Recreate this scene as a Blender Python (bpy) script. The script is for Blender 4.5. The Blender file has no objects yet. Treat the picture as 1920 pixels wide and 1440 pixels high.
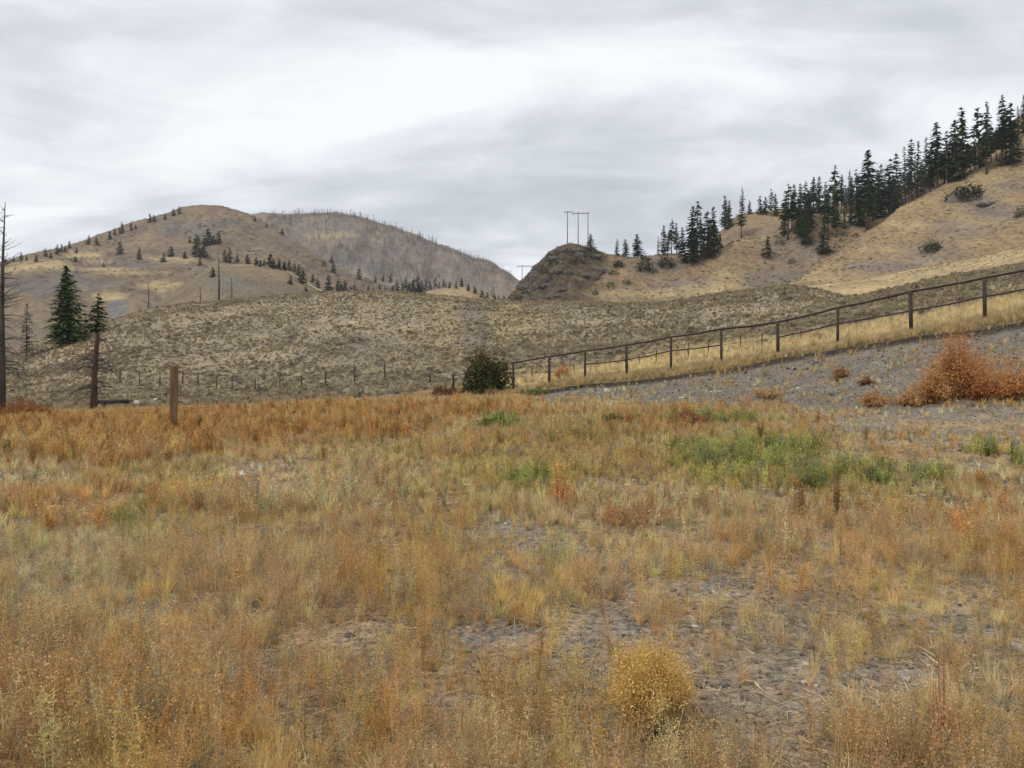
import bpy, math, random
import numpy as np
from mathutils import Vector, Matrix, Euler
R = random.Random(7)
rng = np.random.default_rng(11)
S = bpy.context.scene
COL = S.collection
F = 1430.0; CX = 960.0; HZ = 700.0; CAMZ = 1.6

# ------------------------------------------------------------------ helpers
def tag(o, label=None, cat=None, group=None, kind=None):
    if label: o['label'] = label
    if cat: o['category'] = cat
    if group: o['group'] = group
    if kind: o['kind'] = kind
    return o
def empty(name, loc, rz=0.0, sc=1.0):
    o = bpy.data.objects.new(name, None); COL.objects.link(o)
    o.location = loc; o.rotation_euler = (0, 0, rz)
    o.scale = (sc, sc, sc) if not isinstance(sc, tuple) else sc
    return o
def mesh_np(name, V, Fc, mat, smooth=False, cols=None):
    """V (n,3); Fc list of faces or (m,k) array"""
    me = bpy.data.meshes.new(name)
    if isinstance(Fc, np.ndarray):
        k = Fc.shape[1]; m = len(Fc)
        me.vertices.add(len(V)); me.vertices.foreach_set('co', np.asarray(V, np.float32).ravel())
        me.loops.add(m*k); me.loops.foreach_set('vertex_index', Fc.astype(np.int32).ravel())
        me.polygons.add(m); me.polygons.foreach_set('loop_start', np.arange(0, m*k, k, dtype=np.int32))
        me.update(calc_edges=True)
    else:
        me.from_pydata([tuple(map(float, v)) for v in V], [], Fc)
    if smooth: me.polygons.foreach_set('use_smooth', [True]*len(me.polygons))
    if cols is not None:
        a = me.color_attributes.new('col', 'FLOAT_COLOR', 'POINT')
        c = np.ones((len(V), 4), np.float32); c[:, :cols.shape[1]] = cols
        a.data.foreach_set('color', c.ravel())
    if mat: me.materials.append(mat)
    me.validate()
    return me
def link(name, me, parent=None, loc=None):
    o = bpy.data.objects.new(name, me); COL.objects.link(o)
    if parent: o.parent = parent
    if loc is not None: o.location = loc
    return o

def hash2(ix, iy, seed):
    h = (ix.astype(np.int64)*374761393 + iy.astype(np.int64)*668265263 + seed*1274126177) & 0xffffffff
    h = ((h ^ (h >> 13))*1274126177) & 0xffffffff
    h = h ^ (h >> 16)
    return (h & 0xffffff)/float(0xffffff)
def vnoise(x, y, seed=0):
    x = np.asarray(x, float); y = np.asarray(y, float)
    ix = np.floor(x); iy = np.floor(y); fx = x-ix; fy = y-iy
    fx = fx*fx*(3-2*fx); fy = fy*fy*(3-2*fy)
    a = hash2(ix, iy, seed); b = hash2(ix+1, iy, seed); c = hash2(ix, iy+1, seed); d = hash2(ix+1, iy+1, seed)
    return (a*(1-fx)+b*fx)*(1-fy)+(c*(1-fx)+d*fx)*fy
def fbm(x, y, seed=0, oc=4):
    s = 0; a = 0.5; t = 0
    for i in range(oc):
        s = s + a*vnoise(np.asarray(x)*2**i+i*17.3, np.asarray(y)*2**i-i*9.1, seed+i); t += a; a *= 0.5
    return s/t                                                     # 0..1
def sm(a, b, x):
    t = np.clip((np.asarray(x, float)-a)/(b-a), 0, 1); return t*t*(3-2*t)
def smooth_interp(x, xp, fp):
    """monotone cubic (fritsch-carlson style) interpolation of a polyline"""
    xp = np.asarray(xp, float); fp = np.asarray(fp, float)
    if len(xp) < 3: return np.interp(x, xp, fp)
    h = np.diff(xp); d = np.diff(fp)/h
    m = np.zeros(len(xp)); m[0] = d[0]; m[-1] = d[-1]
    for i in range(1, len(xp)-1):
        if d[i-1]*d[i] > 0:
            w1 = 2*h[i]+h[i-1]; w2 = h[i]+2*h[i-1]
            m[i] = (w1+w2)/(w1/d[i-1]+w2/d[i])
    xx = np.clip(x, xp[0], xp[-1]); i = np.clip(np.searchsorted(xp, xx)-1, 0, len(h)-1)
    t = (xx-xp[i])/h[i]
    return ((2*t**3-3*t**2+1)*fp[i]+(t**3-2*t**2+t)*h[i]*m[i]+(-2*t**3+3*t**2)*fp[i+1]+(t**3-t**2)*h[i]*m[i+1])

# ------------------------------------------------------------------ materials
def nt(name):
    m = bpy.data.materials.new(name); m.use_nodes = True
    t = m.node_tree; t.nodes.clear()
    out = t.nodes.new('ShaderNodeOutputMaterial')
    return m, t, out
def N(t, typ, **kw):
    n = t.nodes.new(typ)
    for k, v in kw.items():
        if k.startswith('i_'):
            n.inputs[k[2:].replace('_', ' ')].default_value = v
        else: setattr(n, k, v)
    return n
def mixc(t, fac, a, b, mode='MIX'):
    n = t.nodes.new('ShaderNodeMix'); n.data_type = 'RGBA'; n.blend_type = mode
    for sock, val in ((n.inputs[0], fac), (n.inputs[6], a), (n.inputs[7], b)):
        if hasattr(val, 'links'): t.links.new(val, sock)
        elif isinstance(val, (int, float)): sock.default_value = val
        else: sock.default_value = (*val, 1) if len(val) == 3 else val
    return n.outputs[2]
def ramp(t, src, stops):
    r = t.nodes.new('ShaderNodeValToRGB'); e = r.color_ramp.elements
    while len(e) < len(stops): e.new(0.5)
    for el, (p, c) in zip(e, stops):
        el.position = p; el.color = (*c, 1) if isinstance(c, tuple) else (c, c, c, 1)
    t.links.new(src, r.inputs[0]); return r.outputs[0]
def noise(t, vec, scale, detail=4, rough=0.6, dist=0.0):
    n = t.nodes.new('ShaderNodeTexNoise'); n.inputs['Scale'].default_value = scale
    n.inputs['Detail'].default_value = detail; n.inputs['Roughness'].default_value = rough
    n.inputs['Distortion'].default_value = dist
    t.links.new(vec, n.inputs['Vector']); return n.outputs['Fac']
def simple(name, col, rough=0.9, var=0.35, scale=6.0, metal=0.0, bump=0.0, stretch=(1, 1, 1), spec=0.25):
    m, t, out = nt(name)
    tc = N(t, 'ShaderNodeTexCoord'); mp = N(t, 'ShaderNodeMapping'); mp.inputs['Scale'].default_value = stretch
    t.links.new(tc.outputs['Object'], mp.inputs['Vector'])
    f = noise(t, mp.outputs[0], scale, 5)
    lo = tuple(c*(1-var) for c in col); hi = tuple(min(1, c*(1+var)) for c in col)
    c = ramp(t, f, [(0.3, lo), (0.7, hi)])
    b = N(t, 'ShaderNodeBsdfPrincipled'); b.inputs['Roughness'].default_value = rough
    b.inputs['Metallic'].default_value = metal; b.inputs['Specular IOR Level'].default_value = spec
    t.links.new(c, b.inputs['Base Color'])
    if bump:
        bn = N(t, 'ShaderNodeBump'); bn.inputs['Strength'].default_value = bump; bn.inputs['Distance'].default_value = 0.02
        t.links.new(f, bn.inputs['Height']); t.links.new(bn.outputs[0], b.inputs['Normal'])
    t.links.new(b.outputs[0], out.inputs[0]); return m
def leafy(name, instancer=True, col=None, trans=0.3, objvar=False):
    """thin plant matter: diffuse + translucent; colour from the instance, and a per-vertex tone"""
    m, t, out = nt(name)
    if instancer:
        a = N(t, 'ShaderNodeAttribute', attribute_type='INSTANCER', attribute_name='col').outputs['Color']
    else:
        rgb = N(t, 'ShaderNodeRGB'); rgb.outputs[0].default_value = (*col, 1); a = rgb.outputs[0]
    v = N(t, 'ShaderNodeAttribute', attribute_type='GEOMETRY', attribute_name='col').outputs['Color']
    c = mixc(t, 1.0, a, v, 'MULTIPLY')
    if objvar:
        oi = N(t, 'ShaderNodeObjectInfo')
        r = ramp(t, oi.outputs['Random'], [(0, (0.6, 0.62, 0.7)), (0.45, (1.0, 1.0, 1.0)), (.8, (1.4, 1.3, 0.9)), (.93, (1.5, 1.35, .95)), (1, (2.1, 1.15, 1.1))])
        c = mixc(t, 1.0, c, r, 'MULTIPLY')
    d = N(t, 'ShaderNodeBsdfDiffuse'); tr = N(t, 'ShaderNodeBsdfTranslucent')
    t.links.new(c, d.inputs[0]); t.links.new(c, tr.inputs[0])
    mx = N(t, 'ShaderNodeMixShader'); mx.inputs[0].default_value = trans
    t.links.new(d.outputs[0], mx.inputs[1]); t.links.new(tr.outputs[0], mx.inputs[2])
    t.links.new(mx.outputs[0], out.inputs[0]); return m
def terrain_mat(name, s1, s2, speck, bumpd=0.2, contrast=0.35, gravel=False):
    """base tone from the 'col' attribute (which vegetation grows where), broken up by noise"""
    m, t, out = nt(name)
    tc = N(t, 'ShaderNodeTexCoord'); vec = tc.outputs['Object']
    a = N(t, 'ShaderNodeAttribute', attribute_type='GEOMETRY', attribute_name='col').outputs['Color']
    n1 = noise(t, vec, s1, 6, 0.65); n2 = noise(t, vec, s2, 4, 0.7)
    lo, hi = 1-contrast, 1+contrast
    c = mixc(t, 1.0, a, ramp(t, n1, [(0.3, (lo, lo, lo*1.03)), (0.7, (hi, hi, hi*0.93))]), 'MULTIPLY')
    c = mixc(t, 1.0, c, ramp(t, n2, [(0.38, speck), (0.5, (1, 1, 1)), (0.68, (1.25, 1.2, 1.1))]), 'MULTIPLY')
    if gravel:
        vo = N(t, 'ShaderNodeTexVoronoi'); vo.inputs['Scale'].default_value = gravel; t.links.new(vec, vo.inputs['Vector'])
        g = ramp(t, vo.outputs['Color'], [(0.0, (0.45, 0.45, 0.47)), (0.6, (1.0, 1.0, 1.0)), (0.93, (1.25, 1.25, 1.25)), (1.0, (2.2, 2.15, 2.1))])
        c = mixc(t, 0.8, c, mixc(t, 1.0, c, g, 'MULTIPLY'))
    b = N(t, 'ShaderNodeBsdfDiffuse'); t.links.new(c, b.inputs[0])
    bn = N(t, 'ShaderNodeBump'); bn.inputs['Strength'].default_value = 0.8; bn.inputs['Distance'].default_value = bumpd
    t.links.new(n2, bn.inputs['Height']); t.links.new(bn.outputs[0], b.inputs['Normal'])
    t.links.new(b.outputs[0], out.inputs[0]); return m

# ------------------------------------------------------------------ terrain layers
LAYERS = []
class Layer:
    """A hill or field: front-to-back control lines, each given as what bearing, how high and how far.
    The result is a plain height field with real distances."""
    def __init__(s, name, lines, mat, colf, nu=400, sub=14, amp=0.5, nscale=30, seed=3, px=(-1500, 3400), dens=None, ampf=None, rill=(0, 12, 60)):
        s.name = name
        pxs = np.linspace(px[0], px[1], nu) if dens is None else dens
        if name not in ('field', 'hillside'):                      # foot of the hill runs down to the valley floor
            lines = [[(q[0], HZ+(CAMZ+5.5)*F/(q[2]*.8), q[2]*.8) for q in lines[0]]]+lines
            sub = [4]+list(sub)
        s.px = pxs
        Ys, Zs = [], []
        for L in lines:
            p = np.array([q[0] for q in L], float)
            y = smooth_interp(pxs, p, [q[2] for q in L]); py = smooth_interp(pxs, p, [q[1] for q in L])
            Ys.append(y); Zs.append(CAMZ+(HZ-py)/F*y)
        Ys = np.array(Ys); Zs = np.array(Zs)                       # (K, nu)
        K = len(lines); rows = []; zr = []
        subs = sub if isinstance(sub, (list, tuple)) else [sub]*(K-1)
        # pchip per column, vectorised
        h = np.diff(Ys, axis=0); d = np.diff(Zs, axis=0)/h
        M = np.zeros_like(Zs); M[0] = d[0]; M[-1] = d[-1]
        for i in range(1, K-1):
            ok = d[i-1]*d[i] > 0
            w1 = 2*h[i]+h[i-1]; w2 = h[i]+2*h[i-1]
            with np.errstate(all='ignore'):
                M[i] = np.where(ok, (w1+w2)/(w1/np.where(ok, d[i-1], 1)+w2/np.where(ok, d[i], 1)), 0)
        for i in range(K-1):
            n = subs[i]
            for j in range(n + (1 if i == K-2 else 0)):
                t = j/n
                rows.append(Ys[i]+t*h[i])
                zr.append((2*t**3-3*t**2+1)*Zs[i]+(t**3-2*t**2+t)*h[i]*M[i]+(-2*t**3+3*t**2)*Zs[i+1]+(t**3-t**2)*h[i]*M[i+1])
        Y = np.array(rows); Z = np.array(zr); X = (pxs[None, :]-CX)/F*Y
        nz = (fbm(X/nscale, Y/nscale, seed, 4)-0.5)*2*amp
        if rill[0]:
            q = fbm((X+12*fbm(X/40, Y/40, 77))/rill[1], Y/rill[2], seed+50, 3); nz = nz+rill[0]*(np.abs(1-2*q)*1.6-.42)
        if ampf is not None: nz = nz*ampf(X, Y, pxs[None, :])
        Z = Z+nz
        s.Y, s.Z, s.X = Y, Z, X
        s.PY = HZ-(Z-CAMZ)*F/Y
        nr, nc = Y.shape
        V = np.stack([X, Y, Z], -1).reshape(-1, 3)
        i0 = (np.arange(nr-1)[:, None]*nc+np.arange(nc-1)[None, :]).ravel()
        faces = np.stack([i0, i0+1, i0+nc+1, i0+nc], -1)
        PXg = np.broadcast_to(pxs[None, :], Y.shape)
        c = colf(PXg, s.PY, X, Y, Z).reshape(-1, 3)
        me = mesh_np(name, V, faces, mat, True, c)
        s.ob = link(name, me); tag(s.ob, kind='structure')
        LAYERS.append(s)
    def column(s, px):
        f = np.interp(px, s.px, np.arange(len(s.px))); i = int(min(max(math.floor(f), 0), len(s.px)-2)); t = f-i
        return (s.Y[:, i]*(1-t)+s.Y[:, i+1]*t, s.Z[:, i]*(1-t)+s.Z[:, i+1]*t)
    def hit(s, px, py):
        if px < s.px[0] or px > s.px[-1]: return None
        Y, Z = s.column(px); P = HZ-(Z-CAMZ)*F/Y
        k = np.nonzero(P <= py)[0]
        if len(k) == 0: return None
        k = k[0]
        if k == 0: return ((px-CX)/F*Y[0], Y[0], Z[0])
        t = (P[k-1]-py)/max(1e-9, P[k-1]-P[k])
        y = Y[k-1]+t*(Y[k]-Y[k-1]); z = Z[k-1]+t*(Z[k]-Z[k-1])
        return ((px-CX)/F*y, y, z)
    def H(s, x, y):
        """heights for arrays of ground points"""
        x = np.atleast_1d(x); y = np.atleast_1d(y)
        f = np.clip(np.interp(x/y*F+CX, s.px, np.arange(len(s.px))), 0, len(s.px)-1.001)
        i = f.astype(int); t = f-i
        out = np.zeros(len(x))
        lo = np.zeros(len(x), int); hi = np.full(len(x), s.Y.shape[0]-1)
        Yc = lambda r: s.Y[r, i]*(1-t)+s.Y[r, i+1]*t
        for _ in range(14):
            mid = (lo+hi)//2; g = Yc(mid) <= y
            lo = np.where(g, mid, lo); hi = np.where(g, hi, mid)
        hi = np.minimum(lo+1, s.Y.shape[0]-1)
        y0, y1 = Yc(lo), Yc(hi); w = np.clip((y-y0)/np.maximum(y1-y0, 1e-6), 0, 1)
        z0 = s.Z[lo, i]*(1-t)+s.Z[lo, i+1]*t; z1 = s.Z[hi, i]*(1-t)+s.Z[hi, i+1]*t
        return z0*(1-w)+z1*w
def ground_hit(px, py, only=None):
    best = None
    for L in LAYERS:
        if only and L.name not in only: continue
        h = L.hit(px, py)
        if h and (best is None or h[1] < best[1]): best = h
    return best
def ell(PX, PY, cx, cy, rx, ry, nz=None, edge=0.5):
    d = np.sqrt(((PX-cx)/rx)**2+((PY-cy)/ry)**2)
    if nz is not None: d = d+(nz-0.5)*1.0
    return 1-sm(1-edge*0.6, 1+edge*0.6, d)
def blend(c, m, col):
    return c*(1-m[..., None])+np.array(col)*m[..., None]
def base(PX, col): return np.broadcast_to(np.array(col, float), PX.shape+(3,)).copy()

GRAVEL = (.235, .21, .185); TAN = (.31, .23, .125); YEL = (.44, .34, .18); SAGE = (.262, .222, .168); BROWN = (.26, .185, .12)
PALE = (.47, .375, .21); GREYV = (.18, .155, .125)

def fenceY(px):
    u = (px-CX)/F; s_ = (39*u-0.05)/(16.05+13*u); return 39-13*s_
FB = [(850, 722), (962, 735), (1030, 723), (1097, 712), (1174, 704), (1258, 696), (1352, 681), (1458, 668), (1571, 650), (1707, 628), (1846, 602), (1990, 572)]
EDGE = [(978, 739), (1032, 733), (1097, 723), (1161, 717), (1216, 711), (1263, 705), (1336, 695), (1380, 689), (1459, 673), (1535, 662), (1608, 653), (1681, 642), (1710, 636), (1850, 617), (1920, 605), (2100, 572), (2500, 490), (3400, 300)]

# --- field with its gravel bank
def edge_line(dy, dpy):
    L = [(-1500, 790, 42), (0, 777, 42), (300, 770, 42), (700, 752, 40), (900, 744, 38.5)]
    for p, q in EDGE: L.append((p, q+dpy, fenceY(p)+dy))
    return L
toe = [(-1500, 800, 30), (0, 796, 30), (300, 786, 30), (500, 775, 30), (700, 764, 30), (900, 757, 31), (1000, 752, 33), (1100, 753, 30), (1200, 757, 27.5), (1500, 760, 22.5), (1920, 756, 19), (2500, 750, 15.5), (3400, 740, 12)]
def flat(Y, z=0.0, dz=lambda p: 0): return [(p, HZ+(CAMZ-z-dz(p))*F/Y, Y) for p in (-1500, 0, 700, 1000, 1500, 1920, 2500, 3400)]
flines = [flat(0.4), flat(3), flat(7, 0.0), [(p, q+ (0), Y) for p, q, Y in flat(11, 0.05)],
          toe, edge_line(-1.15, 4), edge_line(-1.0, -2),
          [(-1500, 782, 46), (0, 780, 46), (300, 772, 46), (700, 754, 44), (850, 735, 42)]+[(p, q+1, fenceY(p)+0.05) for p, q in FB[1:]]+[(2300, 515, fenceY(2300)), (3400, 290, fenceY(3400))],
          [(-1500, 782, 56), (0, 780, 56), (300, 772, 56), (700, 752, 52), (962, 732, 46)]+[(p, q+4, fenceY(p)+6) for p, q in FB[3:]]+[(2300, 500, fenceY(2300)+6), (3400, 300, fenceY(3400)+6)]]
def field_col(PX, PY, X, Y, Z):
    n = fbm(X/1.2, Y/1.2, 5); n2 = fbm(X/0.35, Y/0.35, 9)
    c = base(PX, GRAVEL)
    litter = np.clip(sm(0.38, 0.62, n*0.65+n2*0.35)*0.8, 0, 1)
    onbank = (PX > 985)*sm(-1.5, -0.5, Y-np.interp(PX, [p[0] for p in toe], [p[2] for p in toe]))
    litter = litter*(1-onbank*0.9)
    road = ell(PX, PY, 1800, 772, 420, 24, n, .6)
    litter = litter*(1-road*.7)
    litter = litter*(1-.7*sm(1050, 1300, PY)*sm(1000, 1300, PX))
    c = blend(c, litter, (.37, .26, .15))
    c = blend(c, onbank*.9, (.195, .172, .15))
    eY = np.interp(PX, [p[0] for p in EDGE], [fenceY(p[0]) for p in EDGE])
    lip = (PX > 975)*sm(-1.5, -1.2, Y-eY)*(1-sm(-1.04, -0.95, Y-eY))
    c = blend(c, lip*.9, (.05, .038, .03))  # shadow of the bank's overhang painted into the soil colour as a dark strip
    c = blend(c, (PX > 960)*sm(-1.0, -0.8, Y-eY), (.34, .25, .12))
    return c
fdens = np.concatenate([np.linspace(-1500, -100, 120), np.linspace(-90, 2010, 420), np.linspace(2020, 3400, 120)])
M_field = terrain_mat('field_soil', 1.7, 14, (.55, .55, .55), 0.02, 0.25, gravel=38)
def field_amp(X, Y, PX):
    t_ = np.interp(PX, [p[0] for p in toe], [p[2] for p in toe]); return 0.25+0.75*sm(3, 14, Y)+1.3*(PX > 1000)*sm(0, 2, Y-t_)*(1-sm(-2.2, -1.3, Y-fenceY(np.maximum(PX, 700))))
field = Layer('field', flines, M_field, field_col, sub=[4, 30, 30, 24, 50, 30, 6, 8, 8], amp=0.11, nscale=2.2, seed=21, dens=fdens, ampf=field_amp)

# --- sagebrush hillside behind the fence
h0 = [(-1500, 781, 45), (0, 779, 45), (300, 771, 45), (700, 753, 43), (850, 734, 41.5)]+[(p, q, fenceY(p)+0.1) for p, q in FB[1:]]+[(2300, 514, fenceY(2300)+.1), (3400, 289, fenceY(3400)+.1)]
h1 = [(-1500, 765, 75), (0, 750, 75), (300, 744, 75), (500, 738, 75), (700, 727, 70), (850, 716, 64), (962, 703, 60), (1100, 690, 57), (1258, 670, 54), (1458, 644, 50), (1707, 604, 46), (1846, 580, 45), (2300, 490, 42), (3400, 280, 40)]
h2 = [(-1500, 740, 110), (0, 715, 105), (150, 690, 105), (300, 665, 110), (500, 650, 110), (700, 645, 108), (900, 645, 105), (1100, 638, 100), (1258, 625, 98), (1458, 602, 90), (1600, 590, 80), (1707, 572, 75), (1846, 550, 72), (2300, 460, 70), (3400, 260, 70)]
h3 = [(-1500, 720, 150), (-200, 700, 150), (0, 672, 150), (60, 651, 150), (130, 626, 150), (200, 604, 152), (300, 578, 155), (400, 566, 160), (500, 558, 165), (600, 552, 168), (700, 551, 170), (800, 556, 170), (900, 563, 170), (1000, 568, 170), (1100, 569, 165), (1200, 571, 160), (1260, 570, 155), (1330, 556, 150), (1400, 546, 148), (1450, 541, 146), (1530, 547, 140), (1600, 564, 130), (1650, 556, 125), (1710, 541, 122), (1800, 520, 120), (1920, 498, 118), (2300, 425, 110), (3400, 240, 110)]
h4 = [(p, q+45, Y+45) for p, q, Y in h3]
def hill_col(PX, PY, X, Y, Z):
    n = fbm(X/9, Y/9, 31); n2 = fbm(X/2.2, Y/2.2, 44)
    c = base(PX, SAGE)
    c = blend(c, sm(.45, .7, n2)*.5, (.37, .305, .20))
    c = blend(c, sm(.5, .75, n)*.5, (.22, .18, .145))
    n4 = fbm(X/22, Y/11, 47, 3); c = c*(.86+.24*sm(.3, .7, n4))[..., None]
    # pale grass on the hollow beyond the fence, along the crest and in streaks
    Yf = fenceY(np.maximum(PX, 700))
    yel = (PX > 900)*(1-sm(18, 38, Y-Yf+(n-.5)*26))
    c = blend(c, yel*.95, (.50, .40, .225))
    hy = np.interp(PX, [p[0] for p in h3], [p[2] for p in h3])
    c = blend(c, sm(-9, -1, Y-hy+(n2-.5)*4)*.8, PALE)
    c = blend(c, ell(PX, PY, 845, 610, 45, 60, n2, .9)*.35, (.38, .31, .16))
    c = blend(c, ell(PX, PY, 960, 600, 50, 40, n, .8)*.5, (.38, .31, .16))
    c = blend(c, ell(PX, PY, 885, 610, 28, 50, n, .8)*.6, (.17, .155, .15))
    c = blend(c, ell(PX, PY, 660, 650, 60, 25, n, .8)*.4, (.16, .14, .14))
    c = blend(c, ell(PX, PY, 1420, 640, 160, 16, n, .8)*.5, (.42, .34, .18))
    c = blend(c, (PX > 1580)*ell(PX, PY, 1760, 560, 130, 30, n, .8)*.6, (.25, .20, .14))
    c = blend(c, ell(PX, PY, 130, 640, 70, 25, n, .8)*.6, (.36, .28, .16))
    # pale gravelly toe on the left
    toe_ = (PX < 900)*(1-sm(60, 84, Y+(n-.5)*20))
    c = blend(c, toe_*.7, (.235, .215, .19))
    return c
M_hill = terrain_mat('hillside_sagebrush_ground', 0.4, 4.0, (.62, .62, .64), 0.12, 0.2)
hill = Layer('hillside', [h0, h1, h2, h3, h4], M_hill, hill_col, nu=700, sub=[24, 40, 60, 12], amp=0.8, nscale=14, seed=5, rill=(.35, 7, 60),
             ampf=lambda X, Y, PX: sm(0, 25, Y-np.maximum(fenceY(np.maximum(PX, 600)), 20))*(1-.75*sm(-25, -3, Y-np.interp(PX, [q[0] for q in h3], [q[2] for q in h3]))))

# --- pale bench right
b0 = [(1250, 600, 150), (1500, 590, 150), (1651, 580, 150), (1920, 540, 150), (2300, 470, 140), (3400, 280, 140)]
b1 = [(1250, 592, 180), (1440, 556, 178), (1560, 548, 175), (1651, 538, 175), (1740, 520, 172), (1827, 503, 172), (1920, 482, 170), (2300, 412, 160), (3400, 240, 160)]
b2 = [(1250, 590, 215), (1380, 565, 215), (1440, 550, 213), (1500, 541, 210), (1560, 534, 208), (1651, 520, 206), (1740, 504, 205), (1827, 487, 204), (1920, 465, 202), (2300, 390, 190), (3400, 220, 190)]
b3 = [(p, q+20, Y+30) for p, q, Y in b2]
def bench_col(PX, PY, X, Y, Z):
    n = fbm(X/12, Y/12, 61); n2 = fbm(X/3, Y/3, 62)
    c = base(PX, (.38, .30, .18))
    c = blend(c, sm(.45, .75, n)*.5, TAN)
    c = blend(c, sm(.5, .8, n2)*.4, (.24, .19, .13))
    c = blend(c, sm(193, 200, Y)*.85, (.48, .39, .235))
    return c
M_far = terrain_mat('dry_slope', 0.09, 0.6, (.68, .68, .7), 0.5, 0.22)
bench = Layer('grassy_bench', [b0, b1, b2, b3], M_far, bench_col, nu=260, sub=[14, 24, 8], amp=0.7, nscale=18, seed=8, px=(1250, 3400))

# --- spur with the tan face, right
s0 = [(1300, 610, 225), (1440, 572, 225), (1600, 560, 225), (1920, 500, 220), (2300, 420, 210), (3400, 240, 200)]
s1 = [(1300, 608, 240), (1440, 560, 240), (1540, 515, 245), (1640, 488, 250), (1760, 440, 255), (1920, 385, 255), (2300, 280, 250), (3400, 180, 240)]
s2 = [(1300, 607, 255), (1400, 580, 255), (1440, 556, 258), (1480, 533, 262), (1540, 497, 270), (1600, 456, 280), (1640, 430, 285), (1680, 402, 290), (1720, 374, 297), (1770, 347, 305), (1820, 320, 312), (1860, 296, 318), (1900, 268, 322), (1960, 225, 330), (2300, 60, 340), (3400, -80, 340)]
s3 = [(p, q+60, Y+30) for p, q, Y in s2]
def spur_col(PX, PY, X, Y, Z):
    n = fbm(X/16, Y/16, 71); n2 = fbm(X/4, Y/4, 72)
    c = base(PX, (.27, .20, .12))
    c = blend(c, sm(.45, .75, n)*.6, BROWN)
    c = blend(c, sm(.5, .8, n2)*.5, (.21, .17, .13))
    for e in ((1750, 475, 60, 18), (1640, 500, 50, 14), (1840, 385, 40, 22), (1880, 400, 40, 18), (1800, 430, 60, 16), (1690, 500, 60, 10), (1890, 350, 30, 12)):
        c = blend(c, ell(PX, PY, *e, n2, .9)*.75, (.19, .16, .14))
    for e in ((1560, 520, 60, 16), (1850, 330, 40, 14), (1700, 420, 40, 12), (1660, 470, 40, 8)):
        c = blend(c, ell(PX, PY, *e, n2, .9)*.5, (.36, .28, .165))
    return c
spur = Layer('grassy_spur', [s0, s1, s2, s3], M_far, spur_col, nu=320, sub=[24, 40, 10], amp=2.0, nscale=28, seed=15, px=(1300, 3400), rill=(1.8, 9, 60))

# --- knob and shoulder
k0 = [(850, 600, 290), (960, 588, 290), (1200, 585, 285), (1440, 585, 280), (1700, 560, 280), (2300, 400, 300), (3400, 200, 300)]
k1 = [(850, 598, 310), (950, 575, 305), (1000, 545, 312), (1060, 515, 315), (1150, 520, 320), (1300, 520, 325), (1440, 505, 330), (1560, 470, 335), (1700, 440, 335), (2300, 350, 340), (3400, 180, 340)]
k2 = [(850, 597, 335), (925, 585, 335), (945, 571, 335), (958, 557, 335), (975, 532, 336), (1000, 502, 338), (1020, 481, 340), (1048, 463, 342), (1080, 459, 345), (1110, 466, 347), (1150, 479, 350), (1200, 482, 352), (1250, 477, 352), (1300, 479, 352), (1340, 467, 354), (1390, 449, 356), (1435, 444, 358), (1470, 440, 360), (1492, 420, 362), (1532, 404, 364), (1560, 414, 366), (1600, 418, 370), (1700, 385, 376), (1800, 335, 380), (1950, 285, 385), (2300, 150, 390), (3400, 40, 390)]
k3 = [(p, q+70, Y+40) for p, q, Y in k2]
def knob_col(PX, PY, X, Y, Z):
    n = fbm(X/16, Y/16, 81); n2 = fbm(X/4, Y/4, 82)
    c = base(PX, (.235, .175, .11))
    c = blend(c, sm(.45, .75, n)*.6, BROWN)
    c = blend(c, sm(.5, .8, n2)*.5, (.17, .14, .115))
    rock = 1-sm(1085, 1170, PX+(n-.5)*110-(HZ-PY-200)*.25)
    c = blend(c, rock*.95, (.088, .068, .05))
    c = blend(c, rock*sm(.5, .7, n2)*.55, (.19, .155, .10))
    c = blend(c, rock*sm(.5, .62, fbm(X/1.6, Y/1.6, 83))*.6, (.05, .042, .036))
    for e in ((1240, 495, 45, 20), (1280, 540, 60, 20), (1460, 520, 60, 22), (1500, 470, 60, 25), (1420, 540, 40, 12)):
        c = blend(c, ell(PX, PY, *e, n2, .9)*.7, (.175, .15, .13))
    for e in ((1360, 530, 28, 28), (1210, 550, 100, 8), (1330, 545, 70, 12), (1540, 420, 40, 10), (1400, 448, 40, 5)):
        c = blend(c, ell(PX, PY, *e, n2, .9)*.6, (.37, .295, .17))
    return c
knob = Layer('rocky_knoll', [k0, k1, k2, k3], M_far, knob_col, nu=480, sub=[22, 44, 10], amp=2.6, nscale=12, seed=19, px=(850, 3400), rill=(2.2, 8, 26), ampf=lambda X, Y, PX: 0.3+0.7*(1-sm(300, 338, Y-np.maximum(0, PX-1100)*.04)))

# --- wooded ridge behind
g0 = [(1000, 640, 400), (1300, 560, 400), (1700, 450, 400), (2300, 250, 400), (3400, 100, 400)]
g1 = [(1000, 640, 480), (1200, 505, 480), (1300, 478, 480), (1350, 437, 482), (1385, 406, 485), (1440, 397, 487), (1500, 393, 488), (1560, 386, 490), (1620, 373, 492), (1700, 347, 495), (1760, 322, 497), (1800, 296, 500), (1860, 259, 503), (1920, 220, 505), (2300, 30, 510), (3400, -130, 510)]
g2 = [(p, q+60, Y+60) for p, q, Y in g1]
def ridge_col(PX, PY, X, Y, Z):
    n = fbm(X/20, Y/20, 91); c = base(PX, (.27, .20, .13)); return blend(c, sm(.4, .7, n)*.6, (.17, .14, .11))
ridge = Layer('wooded_ridge', [g0, g1, g2], M_far, ridge_col, nu=240, sub=[30, 8], amp=1.5, nscale=30, seed=23, px=(1000, 3400))

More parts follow.
